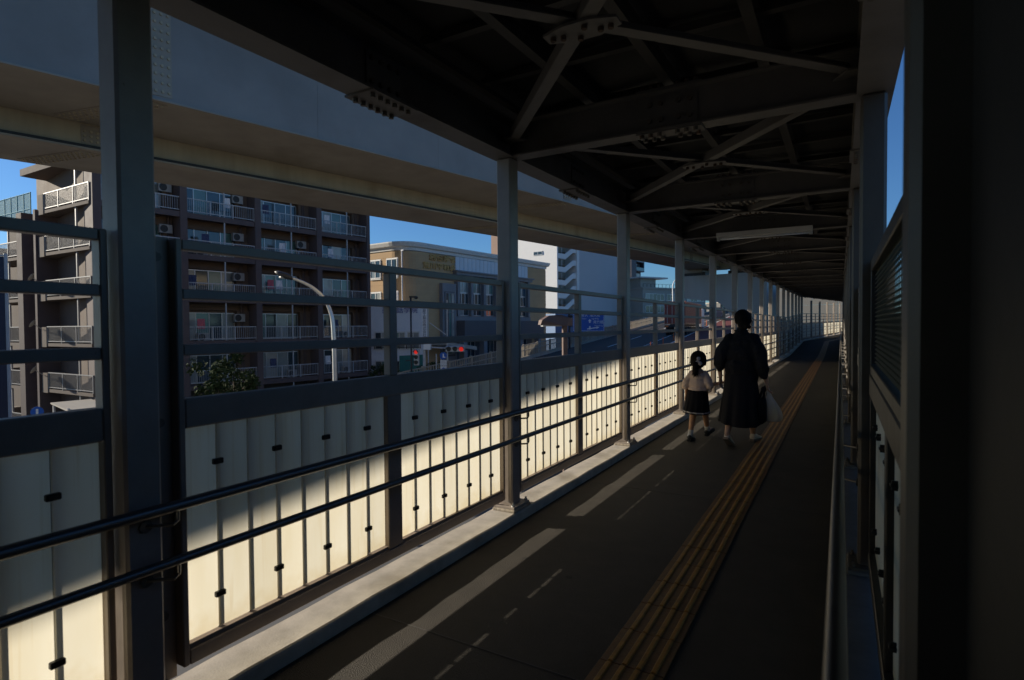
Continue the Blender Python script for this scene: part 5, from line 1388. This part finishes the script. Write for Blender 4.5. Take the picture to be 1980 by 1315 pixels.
b = MB(); b.rings(rr+[rr[0]], False); b.build('hem_stripe', 'bow', gl, smooth=True, world=False)
for p, q in (((-.073,-.085,.125),(-.076,-.105,.055)), ((.056,.205,.145),(.060,.232,.085))):
    b = MB(); P0, P1 = Vector(p), Vector(q); b.tube([P0, P0.lerp(P1,.15), P0.lerp(P1,.6), P1], [.029,.032,.031,.034], 12); b.build('sock', 'sock', gl, smooth=True, world=False)
shoe('shoe', 'shoe', gl, (-.080,-.155,.0), (-.066,.03,.0), .175, .070, .062, 'shoe')
shoe('shoe', 'shoe', gl, (.050,.205,.015), (.115,.355,.085), .172, .070, .062, 'shoe')
# ---- what the woman carries
hR = WO+wristR+Vector((.014,.025,-.085))
bag = thing('plastic_bag', 'thin white plastic carrier bag with yellow green shopping, hanging from the woman\'s right hand', 'bag', tuple(hR))
rr = []
for i, (z, cx, a, d, f) in enumerate((z*.95, cx*.86, a*.86, d*.86, f) for z, cx, a, d, f in ((.00,.0,.010,.008,0),(-.05,.008,.022,.015,.10),(-.10,.018,.040,.03,.10),(-.16,.035,.070,.055,.08),(-.22,.055,.092,.075,.06),(-.28,.066,.108,.085,.05),(-.33,.070,.112,.088,.06),(-.365,.066,.098,.078,.06),(-.385,.062,.060,.05,.04))):
    rr.append(ring(cx, 0, z, a, d, 40, 2.0, f, 6, i*.35))
o = loft_('film', 'plastic', bag, rr, True, 1)
b = MB()
for s in (-1,1):
    b.tube([(s*.006,.0,-.055),(s*.014,.012,-.02),(s*.006,.016,.012),(0,.016,.018)], [.009,.006,.004,.004], 6)
b.build('handle', 'plastic', bag, smooth=True, world=False)
fr = thing('banana_bunch', 'yellow green bananas inside the white plastic bag', 'fruit', tuple(hR+Vector((.050,0,-.262))))
for k in range(4):
    b = MB(); n = 9; pts = []; rs = []
    for i in range(n):
        a = R(-70+150*i/(n-1)); pts.append((.058*math.cos(a)-.03, -.030+.019*k+.008*math.sin(a), .070*math.sin(a))); rs.append(.016*math.sin(math.pi*(i+.6)/(n+.2))**.4)
    b.tube(pts, rs, 10); b.build('banana', 'fruit', fr, smooth=True, world=False)
hT = WO+wristR+Vector((-.02,.01,-.05))
tote = thing('tote_bag', 'black fabric tote bag hanging between the woman\'s skirt and the plastic bag', 'bag', tuple(hT))
rr = []
for z, a, d in ((-.13,.045,.125),(-.16,.052,.135),(-.26,.060,.145),(-.36,.062,.148),(-.405,.055,.14),(-.415,.02,.10)): rr.append(ring(-.035,.0,z,a,d,36,3.2,.012,5,z*9))
loft_('pouch', 'blackdress', tote, rr, True, 1)
for x in (-.055,-.015):
    b = MB(); b.tube([(x,-.07,-.135),(x*.6,-.05,-.05),(.0,0,.006),(x*.6,.05,-.05),(x,.07,-.135)], .008, 8); b.build('strap', 'blackdress', tote, smooth=True, world=False)
b = MB(); b.ball((-.01,-.02,-.03),(.03,.03,.035)); b.build('wrapped_cloth', 'blackdress', tote, smooth=True, world=False)
bpy.context.view_layer.update()
